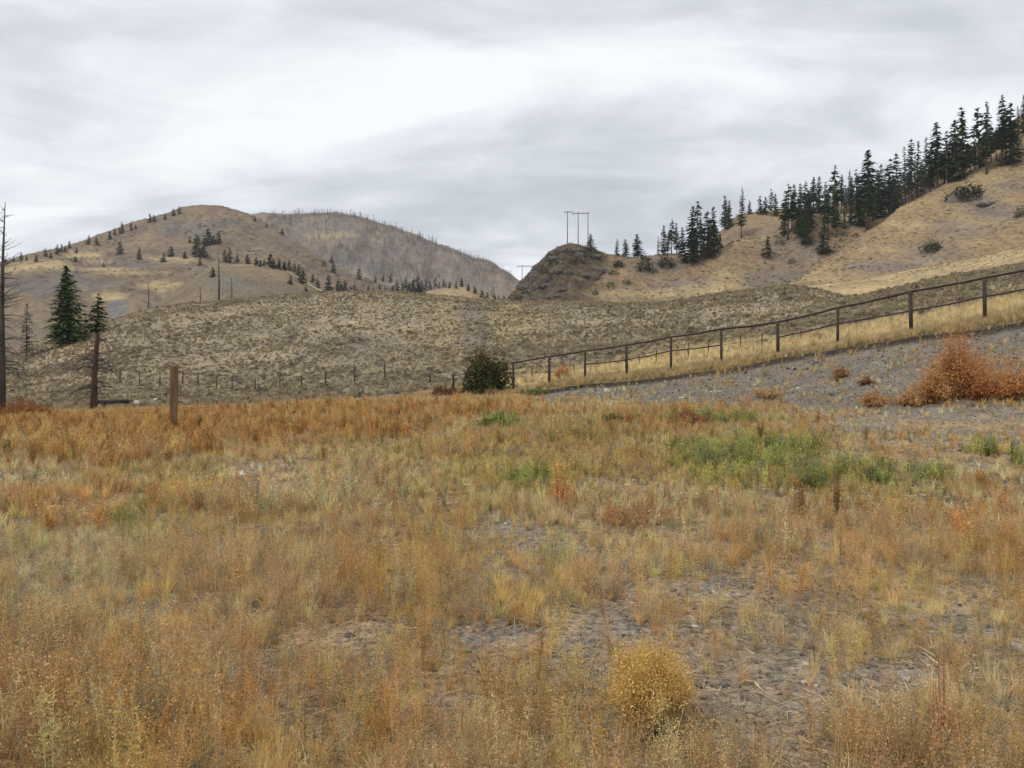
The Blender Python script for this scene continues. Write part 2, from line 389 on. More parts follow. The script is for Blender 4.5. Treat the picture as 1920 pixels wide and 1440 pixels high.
# --- left hills
l0 = [(-1500, 690, 300), (0, 685, 300), (300, 650, 300), (700, 600, 300), (1000, 590, 300)]
l1 = [(-1500, 600, 420), (0, 575, 420), (150, 565, 420), (300, 560, 420), (450, 560, 420), (700, 575, 430), (1000, 585, 430)]
l2 = [(-1500, 560, 520), (-100, 520, 520), (0, 508, 520), (90, 494, 520), (200, 507, 520), (260, 516, 520), (330, 522, 520), (450, 535, 520), (600, 560, 520), (1000, 580, 520)]
l2b = [(-1500, 558, 580), (-100, 522, 580), (0, 506, 580), (90, 489, 580), (200, 500, 580), (260, 508, 580), (330, 510, 580), (450, 520, 580), (600, 555, 580), (1000, 579, 580)]
l2c = [(-1500, 550, 690), (-100, 515, 690), (0, 500, 690), (90, 478, 690), (190, 462, 690), (260, 455, 690), (330, 445, 690), (400, 445, 690), (500, 470, 680), (600, 520, 670), (700, 550, 660), (1000, 578, 650)]
l3 = [(-1500, 540, 800), (-200, 520, 800), (0, 499, 800), (60, 480, 800), (130, 463, 805), (190, 442, 810), (250, 421, 812), (310, 403, 815), (345, 391, 815), (385, 387, 815), (420, 392, 815), (470, 406, 810), (510, 427, 800), (560, 458, 790), (620, 494, 780), (680, 521, 760), (760, 545, 740), (840, 562, 720), (1000, 577, 700)]
l4 = [(p, q+40, Y+90) for p, q, Y in l3]
def left_col(PX, PY, X, Y, Z):
    n = fbm(X/45, Y/45, 101); n2 = fbm(X/10, Y/10, 102)
    c = base(PX, (.195, .152, .112))
    c = blend(c, sm(.4, .7, n)*.6, (.145, .12, .10))
    c = blend(c, sm(.5, .75, n2)*.4, (.27, .21, .14))
    for e in ((350, 430, 50, 14), (390, 440, 30, 16), (130, 530, 80, 14), (240, 495, 60, 6), (60, 540, 50, 14), (330, 570, 60, 12), (430, 415, 30, 8)):
        c = blend(c, ell(PX, PY, *e, n2, .9)*.8, (.15, .135, .13))
    for e in ((220, 578, 18, 20),):
        c = blend(c, ell(PX, PY, *e, n2, .9)*.7, (.155, .165, .19))
    for e in ((90, 497, 60, 8), (180, 491, 40, 3), (260, 512, 60, 3.5), (300, 535, 40, 8), (205, 556, 35, 7), (320, 485, 60, 5), (150, 478, 40, 5), (30, 505, 30, 4), (200, 505, 60, 3)):
        c = blend(c, ell(PX, PY, *e, n2, .7)*.8, (.40, .32, .19))
    return c
M_hfar = terrain_mat('far_slope', 0.035, 0.22, (.72, .72, .75), 1.2, 0.2)
left = Layer('grassy_hill', [l0, l1, l2, l2b, l2c, l3, l4], M_hfar, left_col, nu=520, sub=[8, 14, 10, 14, 24, 8], amp=4.5, nscale=60, seed=33, px=(-1500, 1000), rill=(7, 26, 160),
             ampf=lambda X, Y, PX: 0.22+0.78*(1-sm(680, 780, Y)))
n0 = [(200, 640, 290), (400, 600, 290), (700, 590, 290)]
n1 = [(200, 625, 340), (330, 560, 340), (410, 525, 340), (530, 535, 340), (600, 560, 340), (700, 575, 340)]
n2_ = [(200, 620, 400), (280, 580, 400), (340, 540, 400), (380, 511, 400), (410, 498, 400), (480, 499, 400), (530, 507, 400), (560, 523, 400), (600, 546, 400), (640, 561, 400), (700, 574, 400)]
n3 = [(p, q+25, Y+45) for p, q, Y in n2_]
def knoll_col(PX, PY, X, Y, Z):
    n = fbm(X/20, Y/20, 111); n2 = fbm(X/6, Y/6, 112)
    c = base(PX, (.20, .16, .115)); c = blend(c, sm(.4, .7, n)*.6, (.14, .125, .105))
    c = blend(c, sm(377, 388, Y+(n2-.5)*14)*(PX > 390)*.9, (.48, .40, .25))
    c = blend(c, ell(PX, PY, 420, 530, 40, 14, n2, .9)*.6, (.16, .16, .15))
    return c
knoll = Layer('low_knoll', [n0, n1, n2_, n3], M_far, knoll_col, nu=160, sub=[10, 20, 8], amp=1.2, nscale=25, seed=37, px=(200, 700))
m0 = [(640, 600, 400), (850, 590, 400), (1000, 590, 400)]
m1 = [(640, 592, 460), (700, 578, 460), (780, 555, 460), (820, 543, 460), (860, 538, 460), (895, 546, 460), (930, 562, 460), (1000, 580, 460)]
m2 = [(p, q+20, Y+40) for p, q, Y in m1]
mound = Layer('small_mound', [m0, m1, m2], M_far, lambda PX, PY, X, Y, Z: blend(base(PX, (.29, .225, .15)), sm(.4, .7, fbm(X/12, Y/12, 5))*.5, (.42, .34, .2)), nu=110, sub=[18, 8], amp=1.0, nscale=20, seed=39, px=(640, 1000))
# --- burnt far hill
f0 = [(300, 600, 850), (700, 585, 850), (1100, 590, 850), (1300, 590, 850)]
f1 = [(300, 500, 1050), (520, 480, 1050), (700, 500, 1050), (850, 530, 1050), (1000, 565, 1050), (1300, 590, 1050)]
f2 = [(300, 430, 1300), (440, 410, 1300), (480, 407, 1300), (520, 406, 1300), (560, 403, 1300), (620, 402, 1300), (660, 405, 1300), (700, 416, 1300), (760, 436, 1300), (820, 459, 1290), (870, 477, 1280), (920, 494, 1270), (960, 516, 1260), (985, 540, 1250), (1050, 580, 1240), (1300, 600, 1200)]
f3 = [(p, q+30, Y+150) for p, q, Y in f2]
def far_col(PX, PY, X, Y, Z):
    n = fbm(X/70, Y/70, 121); n2 = fbm(X/15, Y/15, 122)
    c = base(PX, (.215, .175, .145)); c = blend(c, sm(.4, .7, n)*.6, (.16, .148, .142)); c = blend(c, sm(.5, .8, n2)*.4, (.28, .20, .155))
    c = blend(c, ell(PX, PY, 620, 440, 40, 7, n2, .8)*.6, (.38, .31, .2))
    return c
far = Layer('burnt_hill', [f0, f1, f2, f3], M_hfar, far_col, nu=320, sub=[20, 36, 6], amp=6, nscale=90, seed=43, px=(300, 1300), rill=(12, 40, 260),
            ampf=lambda X, Y, PX: 0.3+0.7*(1-sm(1150, 1290, Y)))
# --- the sheet everything stands on
gv = np.array([[-6000, -3000, -4.5], [6000, -3000, -4.5], [6000, 9000, -4.5], [-6000, 9000, -4.5]], float)
g_me = mesh_np('ground', gv, np.array([[0, 1, 2, 3]]), M_far, False, np.tile(np.array([[.25, .2, .13]]), (4, 1)))
tag(link('ground', g_me), kind='structure')
# continuation of the field around and behind the camera
NB = 40
bx, by = np.meshgrid(np.linspace(-30, 30, NB), np.linspace(-25, 0.8, 24))
bz = -0.04+0*bx; bi = (np.arange(23)[:, None]*NB+np.arange(NB-1)[None, :]).ravel()
bme = mesh_np('field_behind', np.stack([bx, by, bz], -1).reshape(-1, 3), np.stack([bi, bi+1, bi+NB+1, bi+NB], -1), M_field, True, np.tile(np.array([[.32, .24, .15]]), (NB*24, 1)))
tag(link('soil', bme), kind='structure')

# ------------------------------------------------------------------ plant prototypes
class MB:
    def __init__(s): s.V = []; s.F = []; s.C = []
    def quad(s, a, b, c, d, col):
        i = len(s.V); s.V += [a, b, c, d]; s.F.append((i, i+1, i+2, i+3)); s.C += [col]*4
    def tri(s, a, b, c, col):
        i = len(s.V); s.V += [a, b, c]; s.F.append((i, i+1, i+2)); s.C += [col]*3
    def ribbon(s, pts, w, col, ang=None):
        a = R.uniform(0, math.pi) if ang is None else ang
        d = Vector((math.cos(a), math.sin(a), 0)); i = len(s.V); n = len(pts)
        for k, p in enumerate(pts):
            ww = w*(1-k/(n-1)*0.8)*0.5; s.V += [p-d*ww, p+d*ww]; s.C += [col, col]
        for k in range(n-1): j = i+2*k; s.F.append((j, j+1, j+3, j+2))
    def tube(s, pts, rads, col=(1, 1, 1), seg=6, cap=True):
        i0 = len(s.V); n = len(pts)
        for k, p in enumerate(pts):
            d = (pts[min(k+1, n-1)]-pts[max(k-1, 0)]).normalized()
            u = d.orthogonal().normalized(); v = d.cross(u)
            if k and u.dot(pu) < 0: pass
            pu = u
            ref = Vector((1, 0, 0)) if abs(d.x) < 0.9 else Vector((0, 1, 0))
            u = (ref-d*ref.dot(d)).normalized(); v = d.cross(u)
            for q in range(seg):
                a = 2*math.pi*q/seg; s.V.append(p+(u*math.cos(a)+v*math.sin(a))*rads[k]); s.C.append(col)
        for k in range(n-1):
            for q in range(seg):
                a = i0+k*seg+q; b = i0+k*seg+(q+1) % seg
                s.F.append((a, b, b+seg, a+seg))
        if cap:
            s.F.append(tuple(i0+seg-1-q for q in range(seg))); s.F.append(tuple(i0+(n-1)*seg+q for q in range(seg)))
    def box(s, c, size, col=(1, 1, 1), rz=0):
        i = len(s.V); hx, hy, hz = [q/2 for q in size]; m = Matrix.Rotation(rz, 3, 'Z')
        for dx, dy, dz in ((-1, -1, -1), (1, -1, -1), (1, 1, -1), (-1, 1, -1), (-1, -1, 1), (1, -1, 1), (1, 1, 1), (-1, 1, 1)):
            s.V.append(Vector(c)+m@Vector((dx*hx, dy*hy, dz*hz))); s.C.append(col)
        for f in ((3, 2, 1, 0), (4, 5, 6, 7), (0, 1, 5, 4), (1, 2, 6, 5), (2, 3, 7, 6), (3, 0, 4, 7)): s.F.append(tuple(i+q for q in f))
    def mesh(s, name, mat, smooth=False):
        return mesh_np(name, np.array([tuple(v) for v in s.V]), s.F, mat, smooth, np.array(s.C, np.float32))
    def build(s, name, mat, parent=None, smooth=False, loc=None):
        return link(name, s.mesh(name, mat, smooth), parent, loc)

def tone(a=0.75, b=1.25):
    t = R.uniform(a, b); return (t, t*R.uniform(.95, 1.03), t*R.uniform(.88, 1.05))
def weed(mb, h, w, nst, seedn, sw, ss, spread=0.35, lean=0.2):
    """dry weed: upright wiry stems feathered with short twigs and seed flecks"""
    for i in range(nst):
        a = R.uniform(0, 6.28); r = w*abs(R.gauss(0, .4))
        p0 = Vector((math.cos(a)*r, math.sin(a)*r, -0.02)); hh = h*R.uniform(.5, 1.05)
        d = Vector((math.cos(a)*spread*R.uniform(0, 1)+R.gauss(0, lean)*.4, math.sin(a)*spread*R.uniform(0, 1)+R.gauss(0, lean)*.4, 1))
        c = tone(.4, 1.15); pts = []
        for k in range(4):
            t = k/3; pts.append(p0+Vector((d.x*t*t*hh, d.y*t*t*hh, hh*t)))
        mb.ribbon(pts, sw, c)
        for k in range(seedn):
            t = R.uniform(.25, 1.0)**.8; base_ = p0+Vector((d.x*t*t*hh, d.y*t*t*hh, hh*t))
            o = Vector((R.gauss(0, 1), R.gauss(0, 1), R.uniform(-.1, 1.2)))*(0.030*h/.35*(1.2-t))
            q = base_+o; cc = tone(.5, 1.3)
            e = Vector((R.gauss(0, 1), R.gauss(0, 1), R.gauss(.4, 1))).normalized()*ss*R.uniform(.6, 1.6)
            f = Vector((R.gauss(0, 1), R.gauss(0, 1), R.gauss(0, 1))).normalized()*ss*R.uniform(.3, .7)
            mb.tri(q-f, q+f, q+e, cc)
            if k % 2 == 0: mb.tri(base_, base_+Vector((0, 0, sw)), q, c)
def tuft(mb, h, w, nb, sw, bend=0.5):
    for i in range(nb):
        a = R.uniform(0, 6.28); r = w*abs(R.gauss(0, .3)); p0 = Vector((math.cos(a)*r, math.sin(a)*r, -0.02))
        hh = h*R.uniform(.4, 1.05); b = bend*R.uniform(.1, 1); a2 = a+R.gauss(0, .7); c = tone(.65, 1.35); pts = []
        for k in range(4):
            t = k/3; pts.append(p0+Vector((math.cos(a2)*b*t*t*hh, math.sin(a2)*b*t*t*hh, hh*(t-.25*b*t*t))))
        mb.ribbon(pts, sw, c)
def leafweed(mb, h, w, nst, ln, ss):
    for i in range(nst):
        a = R.uniform(0, 6.28); r = w*abs(R.gauss(0, .4)); hh = h*R.uniform(.5, 1.05)
        p0 = Vector((math.cos(a)*r, math.sin(a)*r, -.02)); d = (math.cos(a)*.35*R.random(), math.sin(a)*.35*R.random()); c = tone(.7, 1.1)
        P = lambda t: p0+Vector((d[0]*t*t*hh, d[1]*t*t*hh, hh*t))
        mb.ribbon([P(0), P(.5), P(1)], ss*.35, c)
        for k in range(ln):
            t = R.uniform(.1, 1); q = P(t); an = R.uniform(0, 6.28); L = ss*R.uniform(1.2, 3.0)
            e = Vector((math.cos(an), math.sin(an), R.uniform(.2, 1.2))).normalized()*L; f = Vector((-math.sin(an), math.cos(an), 0))*L*.16
            mb.quad(q, q+e*.5+f, q+e, q+e*.5-f, tone(.65, 1.35))

M_plant = leafy('dry_plant_matter', True, trans=0.4)
def protos(name, fns):
    c = bpy.data.collections.new(name)
    for i, fn in enumerate(fns):
        mb = MB(); fn(mb); me = mb.mesh(name, M_plant)
        o = bpy.data.objects.new(f'{name}.{i:03d}', me); c.objects.link(o)
    return c
def scatter(name, coll, P, idx, rot, scl, col, label, cat):
    me = bpy.data.meshes.new(name); me.vertices.add(len(P)); me.vertices.foreach_set('co', np.asarray(P, np.float32).ravel())
    a = me.attributes.new('idx', 'INT', 'POINT'); a.data.foreach_set('value', np.asarray(idx, np.int32))
    a = me.attributes.new('rot', 'FLOAT_VECTOR', 'POINT'); a.data.foreach_set('vector', np.asarray(rot, np.float32).ravel())
    a = me.attributes.new('scl', 'FLOAT_VECTOR', 'POINT'); a.data.foreach_set('vector', np.asarray(scl, np.float32).ravel())
    c4 = np.ones((len(P), 4), np.float32); c4[:, :3] = col
    a = me.attributes.new('col', 'FLOAT_COLOR', 'POINT'); a.data.foreach_set('color', c4.ravel())
    o = link(name, me); tag(o, label, cat, None, 'stuff')
    g = bpy.data.node_groups.new(name+'_scatter', 'GeometryNodeTree')
    g.interface.new_socket('Geometry', in_out='INPUT', socket_type='NodeSocketGeometry')
    g.interface.new_socket('Geometry', in_out='OUTPUT', socket_type='NodeSocketGeometry')
    gi = g.nodes.new('NodeGroupInput'); go = g.nodes.new('NodeGroupOutput')
    ip = g.nodes.new('GeometryNodeInstanceOnPoints'); ci = g.nodes.new('GeometryNodeCollectionInfo')
    ci.inputs['Collection'].default_value = coll; ci.inputs['Separate Children'].default_value = True; ci.inputs['Reset Children'].default_value = True
    def na(nm, dt):
        n = g.nodes.new('GeometryNodeInputNamedAttribute'); n.data_type = dt; n.inputs['Name'].default_value = nm; return n.outputs[0]
    L = g.links
    L.new(gi.outputs[0], ip.inputs['Points']); L.new(ci.outputs[0], ip.inputs['Instance'])
    ip.inputs['Pick Instance'].default_value = True
    L.new(na('idx', 'INT'), ip.inputs['Instance Index'])
    e2r = g.nodes.new('FunctionNodeEulerToRotation'); L.new(na('rot', 'FLOAT_VECTOR'), e2r.inputs[0]); L.new(e2r.outputs[0], ip.inputs['Rotation'])
    L.new(na('scl', 'FLOAT_VECTOR'), ip.inputs['Scale']); L.new(ip.outputs[0], go.inputs[0])
    md = o.modifiers.new('scatter', 'NODES'); md.node_group = g
    return o

def near_far(fn_near, fn_far, n): return [fn_near]*n+[fn_far]*n
NV = 5
C_weed = protos('dry_weed_sprig', near_far(lambda m: weed(m, .35, .08, 9, 22, .0032, .0068), lambda m: weed(m, .35, .11, 11, 12, .0085, .015), NV))
C_tuft = protos('dry_grass_tuft', near_far(lambda m: tuft(m, .26, .08, 42, .0042, .8), lambda m: tuft(m, .28, .10, 34, .011), NV))
C_stalk = protos('rust_stalk', near_far(lambda m: weed(m, .6, .08, 9, 46, .0038, .0068, .18, .1), lambda m: weed(m, .62, .16, 15, 26, .012, .024, .2, .12), NV))
C_leaf = protos('green_sprig', near_far(lambda m: leafweed(m, .3, .1, 12, 24, .008), lambda m: leafweed(m, .32, .14, 14, 18, .016), NV))

# ------------------------------------------------------------------ planting the field
def lerpc(a, b, t): return np.array(a)*(1-t[:, None])+np.array(b)*t[:, None]
def sample_field(n, ymin, ymax, power, pxr=(-650, 2570)):
    """random ground points; power sets how fast density per m2 falls with distance"""
    u = rng.random(n)
    k = 2-power
    Y = (ymin**k+u*(ymax**k-ymin**k))**(1/k)
    px = rng.uniform(*pxr, n); X = (px-CX)/F*Y
    Z = field.H(X, Y); py = HZ-(Z-CAMZ)*F/Y
    return X, Y, Z, px, py
def toeY(px): return np.interp(px, [p[0] for p in toe], [p[2] for p in toe])
def bare(px, py, X, Y):
    n = fbm(X/1.5, Y/1.5, 201); n2 = fbm(X/.5, Y/.5, 202)
    b = sm(.56, .70, n*.6+n2*.4+0.13*sm(980, 1250, py)*sm(850, 1300, px))
    for e, w in (((500, 900, 110, 45), .8), ((1230, 1000, 120, 30), .7), ((1420, 1180, 160, 120), .65), ((1120, 1300, 160, 120), .55), ((1760, 1150, 130, 60), .6),
                 ((1830, 790, 400, 40), .95), ((1780, 850, 240, 40), .8), ((1880, 1300, 80, 140), .5), ((460, 1290, 140, 80), .5), ((1580, 1260, 120, 90), .4), ((1230, 770, 0.1, 0.1), 0), ((820, 1320, 90, 100), .4), ((180, 1270, 60, 90), .4)):
        b = np.maximum(b, w*ell(px, py, *e, n2, .8))
    onb = (px > 990)*(Y > toeY(px)-.3)
    b = np.maximum(b, onb*(.965-.3*sm(.52, .68, n)))
    return b
def masks(px, py, X, Y):
    n = fbm(X/2.3, Y/2.3, 211); n2 = fbm(X/.8, Y/.8, 212)
    green = np.zeros(len(px)); olive = np.zeros(len(px)); red = np.zeros(len(px)); straw = np.zeros(len(px))
    for e in ((1370, 868, 140, 40), (1500, 880, 60, 40), (1610, 900, 90, 18), (1720, 905, 50, 14), (940, 800, 48, 16), (255, 1000, 35, 40), (1340, 790, 100, 9), (1040, 1070, 50, 30), (1010, 920, 60, 20), (1850, 850, 40, 10), (1915, 870, 30, 25)):
        green = np.maximum(green, ell(px, py, *e, n2, .9))
    for e in ((1400, 860, 190, 60), (1660, 905, 140, 40), (960, 890, 190, 65), (1100, 830, 200, 30), (330, 900, 90, 25), (720, 850, 110, 30), (1150, 795, 200, 18), (700, 800, 110, 14), (60, 1010, 50, 30)):
        olive = np.maximum(olive, ell(px, py, *e, n, .9))
    for e, w in (((330, 800, 420, 34), 1.), ((200, 850, 160, 30), .8), ((830, 775, 200, 12), .7), ((1250, 805, 90, 20), .5), ((1340, 785, 90, 14), .3), ((1460, 1000, 60, 60), .3), ((1850, 960, 50, 90), .3), ((1600, 1010, 50, 50), .25), ((1760, 1340, 45, 170), .6), ((0, 1340, 110, 160), .5), ((-300, 830, 300, 60), .8), ((1880, 1100, 60, 60), .5)):
        red = np.maximum(red, w*ell(px, py, *e, n2, .9))
    for e in ((110, 1090, 160, 90), (900, 800, 100, 12), (420, 795, 60, 25), (1280, 980, 160, 40), (600, 930, 160, 50), (70, 870, 80, 50)):
        straw = np.maximum(straw, ell(px, py, *e, n2, .9))
    return green, olive, red, straw, n, n2
STRAW = (.79, .62, .37); GOLD = (.80, .50, .19); RUST = (.50, .27, .105); PINK = (.70, .47, .27); OLIVE = (.52, .47, .17); GREEN = (.27, .31, .10); GREYG = (.33, .33, .24); ORNG = (.66, .36, .14)
def jitter(c, s=.26): return np.clip(c*np.clip(1+rng.normal(0, s, (len(c), 1)), .45, 1.35)*(1+rng.normal(0, .04, c.shape)), .02, .8)
def pick(Y, split=8.5): return np.where(Y+rng.normal(0, .8, len(Y)) > split, NV, 0)+rng.integers(0, NV, len(Y))
def rots(n, tilt=.12): return np.stack([rng.normal(0, tilt, n), rng.normal(0, tilt, n), rng.uniform(0, 6.28, n)], -1)
def sc3(s, v=.2): 
    return np.stack([s*(1+rng.normal(0, v, len(s))), s*(1+rng.normal(0, v, len(s))), s*(1+rng.normal(0, v, len(s)))], -1)

# dry weeds: the main golden cover
X, Y, Z, px, py = sample_field(150000, 1.6, 44, 0.75)
b = bare(px, py, X, Y); gr, ol, rd, st, n, n2 = masks(px, py, X, Y)
keep = rng.random(len(X)) < (1-b*.9)*(1-gr*.45)*(.5+.5*sm(.35, .6, fbm(X/.9, Y/.9, 277)))
X, Y, Z, px, py, gr, ol, rd, st, n, n2, b = [q[keep] for q in (X, Y, Z, px, py, gr, ol, rd, st, n, n2, b)]
c = lerpc(GOLD, PINK, sm(.3, .7, n2)); c = c*(1-(st*.8)[:, None])+np.array(STRAW)*(st*.8)[:, None]
c = c*(1-(ol*.5)[:, None])+np.array(OLIVE)*(ol*.5)[:, None]; c = c*(1-(rd*.6)[:, None])+np.array(ORNG)*(rd*.6)[:, None]
m = rng.random(len(c)); c[m < .12] = STRAW; c[(m > .12) & (m < .19)] = GREYG; c[m > .93] = ORNG
s = (.36+.62*n)*(1-.4*b)*rng.uniform(.55, 1.25, len(X))*(.55+.6*sm(.3, .65, fbm(X/1.3, Y/1.3, 281)))
tall = rng.random(len(X)) < .03; s[tall] *= 1.5
scatter('dry_weeds', C_weed, np.stack([X, Y, Z], -1), pick(Y), rots(len(X)), sc3(s), jitter(c), 'wiry golden dry weeds covering the gravel field in the foreground', 'weeds')
# straw tufts
X, Y, Z, px, py = sample_field(95000, 1.6, 46, 0.7)
b = bare(px, py, X, Y); gr, ol, rd, st, n, n2 = masks(px, py, X, Y)
n3_ = fbm(X/1.0, Y/1.0, 233)
keep = rng.random(len(X)) < (1-b*.85)*(.25+.75*sm(.4, .65, n3_)+st*.5)
X, Y, Z, px, py, gr, ol, rd, st, n, n2 = [q[keep] for q in (X, Y, Z, px, py, gr, ol, rd, st, n, n2)]
c = lerpc(STRAW, GOLD, sm(.35, .7, n)); c = c*(1-(ol*.45)[:, None])+np.array(OLIVE)*(ol*.45)[:, None]
c = c*(1-(rd*.5)[:, None])+np.array(ORNG)*(rd*.5)[:, None]
m = rng.random(len(c)); c[m < .08] = GREYG; c[m > .95] = (.30, .33, .16)
scatter('dry_grass', C_tuft, np.stack([X, Y, Z], -1), pick(Y), rots(len(X)), sc3((.32+.5*n2)*rng.uniform(.6, 1.3, len(X))), jitter(c), 'pale straw coloured dry grass tufts among the weeds', 'grass')
# matted dead litter lying on the soil
def mat_(m, L=.12, w=.004, k=42, sp=.13):
    for i in range(k):
        a = R.uniform(0, 6.28); p = Vector((R.gauss(0, sp), R.gauss(0, sp), R.uniform(.004, .03))); d = Vector((math.cos(a), math.sin(a), R.gauss(0, .15)))*L*R.uniform(.3, 1)
        sd = Vector((-math.sin(a), math.cos(a), R.gauss(0, .4))).normalized()*w*.5*R.uniform(.6, 1.6)
        m.quad(p-sd, p+d-sd*.4, p+d+sd*.4, p+sd, tone(.4, 1.4))
C_mat = protos('litter_mat', near_far(lambda m: mat_(m), lambda m: mat_(m, .14, .011, 26, .16), NV))
X, Y, Z, px, py = sample_field(46000, 1.4, 34, 0.85)
b = bare(px, py, X, Y); n2 = fbm(X/.8, Y/.8, 212); keep = rng.random(len(X)) < (1-.88*b)*(.3+.7*sm(.35, .6, fbm(X/.6, Y/.6, 288)))*np.where((px > 990)*(Y > toeY(px)-.3), .12, 1)
X, Y, Z = X[keep], Y[keep], Z[keep]; c = lerpc((.56, .44, .28), (.34, .27, .19), rng.random(len(X)))
scatter('dead_litter', C_mat, np.stack([X, Y, Z], -1), pick(Y), rots(len(X), .05), sc3(rng.uniform(.6, 1.2, len(X))), jitter(c), 'matted dead stems lying flat on the gravelly soil', 'litter')
# rust stalks
X, Y, Z, px, py = sample_field(60000, 1.8, 44, 0.3)
b = bare(px, py, X, Y); gr, ol, rd, st, n, n2 = masks(px, py, X, Y)
keep = (rng.random(len(X)) < np.clip(rd*1.0, .012, 1)*(1-b*.85)*np.where(py > 900, .08, .5)) & (Y > 2.6) & ((Y < 33) | (px > 600))
X, Y, Z, px, py, n, n2 = [q[keep] for q in (X, Y, Z, px, py, n, n2)]
c = lerpc(RUST, (.78, .52, .22), rng.random(len(X))*.6+.5*sm(.4, .65, n2))
hgt = np.where(py > 900, .55, .42+.4*n)
scatter('rust_weeds', C_stalk, np.stack([X, Y, Z], -1), pick(Y), rots(len(X), .07), sc3(hgt*rng.uniform(.6, 1.2, len(X))), jitter(c), 'tall rust red weed stalks banked along the far edge of the field', 'weeds')
# tall golden stalks, one here and one there
X, Y, Z, px, py = sample_field(9000, 2.4, 30, 0.6)
n = fbm(X/1.1, Y/1.1, 401); keep = (py > 960)*(px > -400) & (rng.random(len(X)) < .12+.6*sm(.5, .68, n))
X, Y, Z = X[keep], Y[keep], Z[keep]
c = lerpc(GOLD, (.70, .50, .26), rng.random(len(X))); m = rng.random(len(c)); c[m < .15] = ORNG
scatter('golden_stalks', C_stalk, np.stack([X, Y, Z], -1), pick(Y), rots(len(X), .06), sc3(rng.uniform(.45, .85, len(X))), jitter(c), 'taller golden weed stalks standing above the rest of the field', 'weeds')
# green weeds
X, Y, Z, px, py = sample_field(60000, 1.8, 44, 0.4)
b = bare(px, py, X, Y); gr, ol, rd, st, n, n2 = masks(px, py, X, Y)
keep = rng.random(len(X)) < np.clip(gr*.42+ol*.3+.015, 0, 1)
X, Y, Z, px, py, gr, n, n2 = [q[keep] for q in (X, Y, Z, px, py, gr, n, n2)]
c = lerpc(OLIVE, GREEN, np.clip(gr*.6+rng.normal(0, .35, len(X)), 0, 1)); m = rng.random(len(c)) < .12; c[m] = (.24, .27, .17)
scatter('green_weeds', C_leaf, np.stack([X, Y, Z], -1), pick(Y), rots(len(X)), sc3((.45+.6*gr)*rng.uniform(.6, 1.3, len(X))), jitter(c), 'green and olive weeds growing in patches in the dry field', 'weeds')

# pebbles
def pebble(mb):
    import itertools
    ph = (1+5**.5)/2
    vs = [Vector(v).normalized() for v in [(-1, ph, 0), (1, ph, 0), (-1, -ph, 0), (1, -ph, 0), (0, -1, ph), (0, 1, ph), (0, -1, -ph), (0, 1, -ph), (ph, 0, -1), (ph, 0, 1), (-ph, 0, -1), (-ph, 0, 1)]]
    sx, sy, sz = R.uniform(.7, 1.3), R.uniform(.6, 1), R.uniform(.35, .7)
    vs = [Vector((v.x*sx, v.y*sy, v.z*sz))*R.uniform(.82, 1.15) for v in vs]
    fs = [(0, 11, 5), (0, 5, 1), (0, 1, 7), (0, 7, 10), (0, 10, 11), (1, 5, 9), (5, 11, 4), (11, 10, 2), (10, 7, 6), (7, 1, 8), (3, 9, 4), (3, 4, 2), (3, 2, 6), (3, 6, 8), (3, 8, 9), (4, 9, 5), (2, 4, 11), (6, 2, 10), (8, 6, 7), (9, 8, 1)]
    i = len(mb.V); mb.V += vs; mb.C += [(1, 1, 1)]*12; mb.F += [tuple(i+q for q in f) for f in fs]
C_peb = protos('pebble', [pebble]*6)
X, Y, Z, px, py = sample_field(110000, 1.4, 40, 0.95)
b = bare(px, py, X, Y); keep = rng.random(len(X)) < .35+.65*b
X, Y, Z = X[keep], Y[keep], Z[keep]
s = np.exp(rng.normal(math.log(.0085), .5, len(X))); s = np.clip(s, .003, .05)*(1+.6*sm(10, 30, Y))*np.where(px[keep] > 985, np.where(Y > toeY(px[keep]), 1.7, 1), 1)
g = rng.normal(.25, .08, (len(X), 1)); c = np.clip(g*np.array([[1.06, 1, .92]]), .07, .55); w = rng.random(len(X)) < .03; c[w] = (.66, .63, .58); s = np.where(w, s*1.5, s)
scatter('pebbles', C_peb, np.stack([X, Y, Z+s*.2], -1), rng.integers(0, 6, len(X)), rots(len(X), .4), sc3(s, .1), c, 'grey gravel and small stones scattered over the field and bank', 'gravel')

# ------------------------------------------------------------------ hillside cover (sagebrush, yellow grass)
def sageclump(m, k=70):
    for i in range(k):
        a = R.uniform(0, 6.28); e = R.uniform(.05, 1.45); r = R.uniform(.55, 1)
        p = Vector((math.cos(a)*math.cos(e)*.5*r, math.sin(a)*math.cos(e)*.5*r, math.sin(e)*.42*r))
        d = Vector((R.gauss(0, 1), R.gauss(0, 1), R.gauss(.6, 1))).normalized(); q = d.orthogonal().normalized()
        m.quad(p-q*.05, p+d*.08-q*.06, p+d*.16, p+q*.05, tone(.6, 1.3))
C_sage = protos('sage_clump', [lambda m: sageclump(m)]*5)
def hpts(n, pxr, lo, hi):
    px = rng.uniform(*pxr, n); i = np.interp(px, hill.px, np.arange(len(hill.px))).astype(int)
    yr = hill.Y[[0, -13], :][:, i]
    u = rng.random(n)
    Y = np.sqrt((yr[0]+lo)**2+u*((yr[1]+hi)**2-(yr[0]+lo)**2)); X = (px-CX)/F*Y
    Z = hill.H(X, Y); return X, Y, Z, px, HZ-(Z-CAMZ)*F/Y
X, Y, Z, px, py = hpts(90000, (-300, 2250), 6, -1)
Yf = fenceY(np.maximum(px, 700)); n = fbm(X/9, Y/9, 31); n2 = fbm(X/5, Y/5, 301)
yel = (px > 900)*(1-sm(18, 38, Y-Yf+(n-.5)*26)); yel = np.maximum(yel, ell(px, py, 845, 610, 45, 60, n, .8)*.35)
hyy = np.interp(px, [q[0] for q in h3], [q[2] for q in h3])
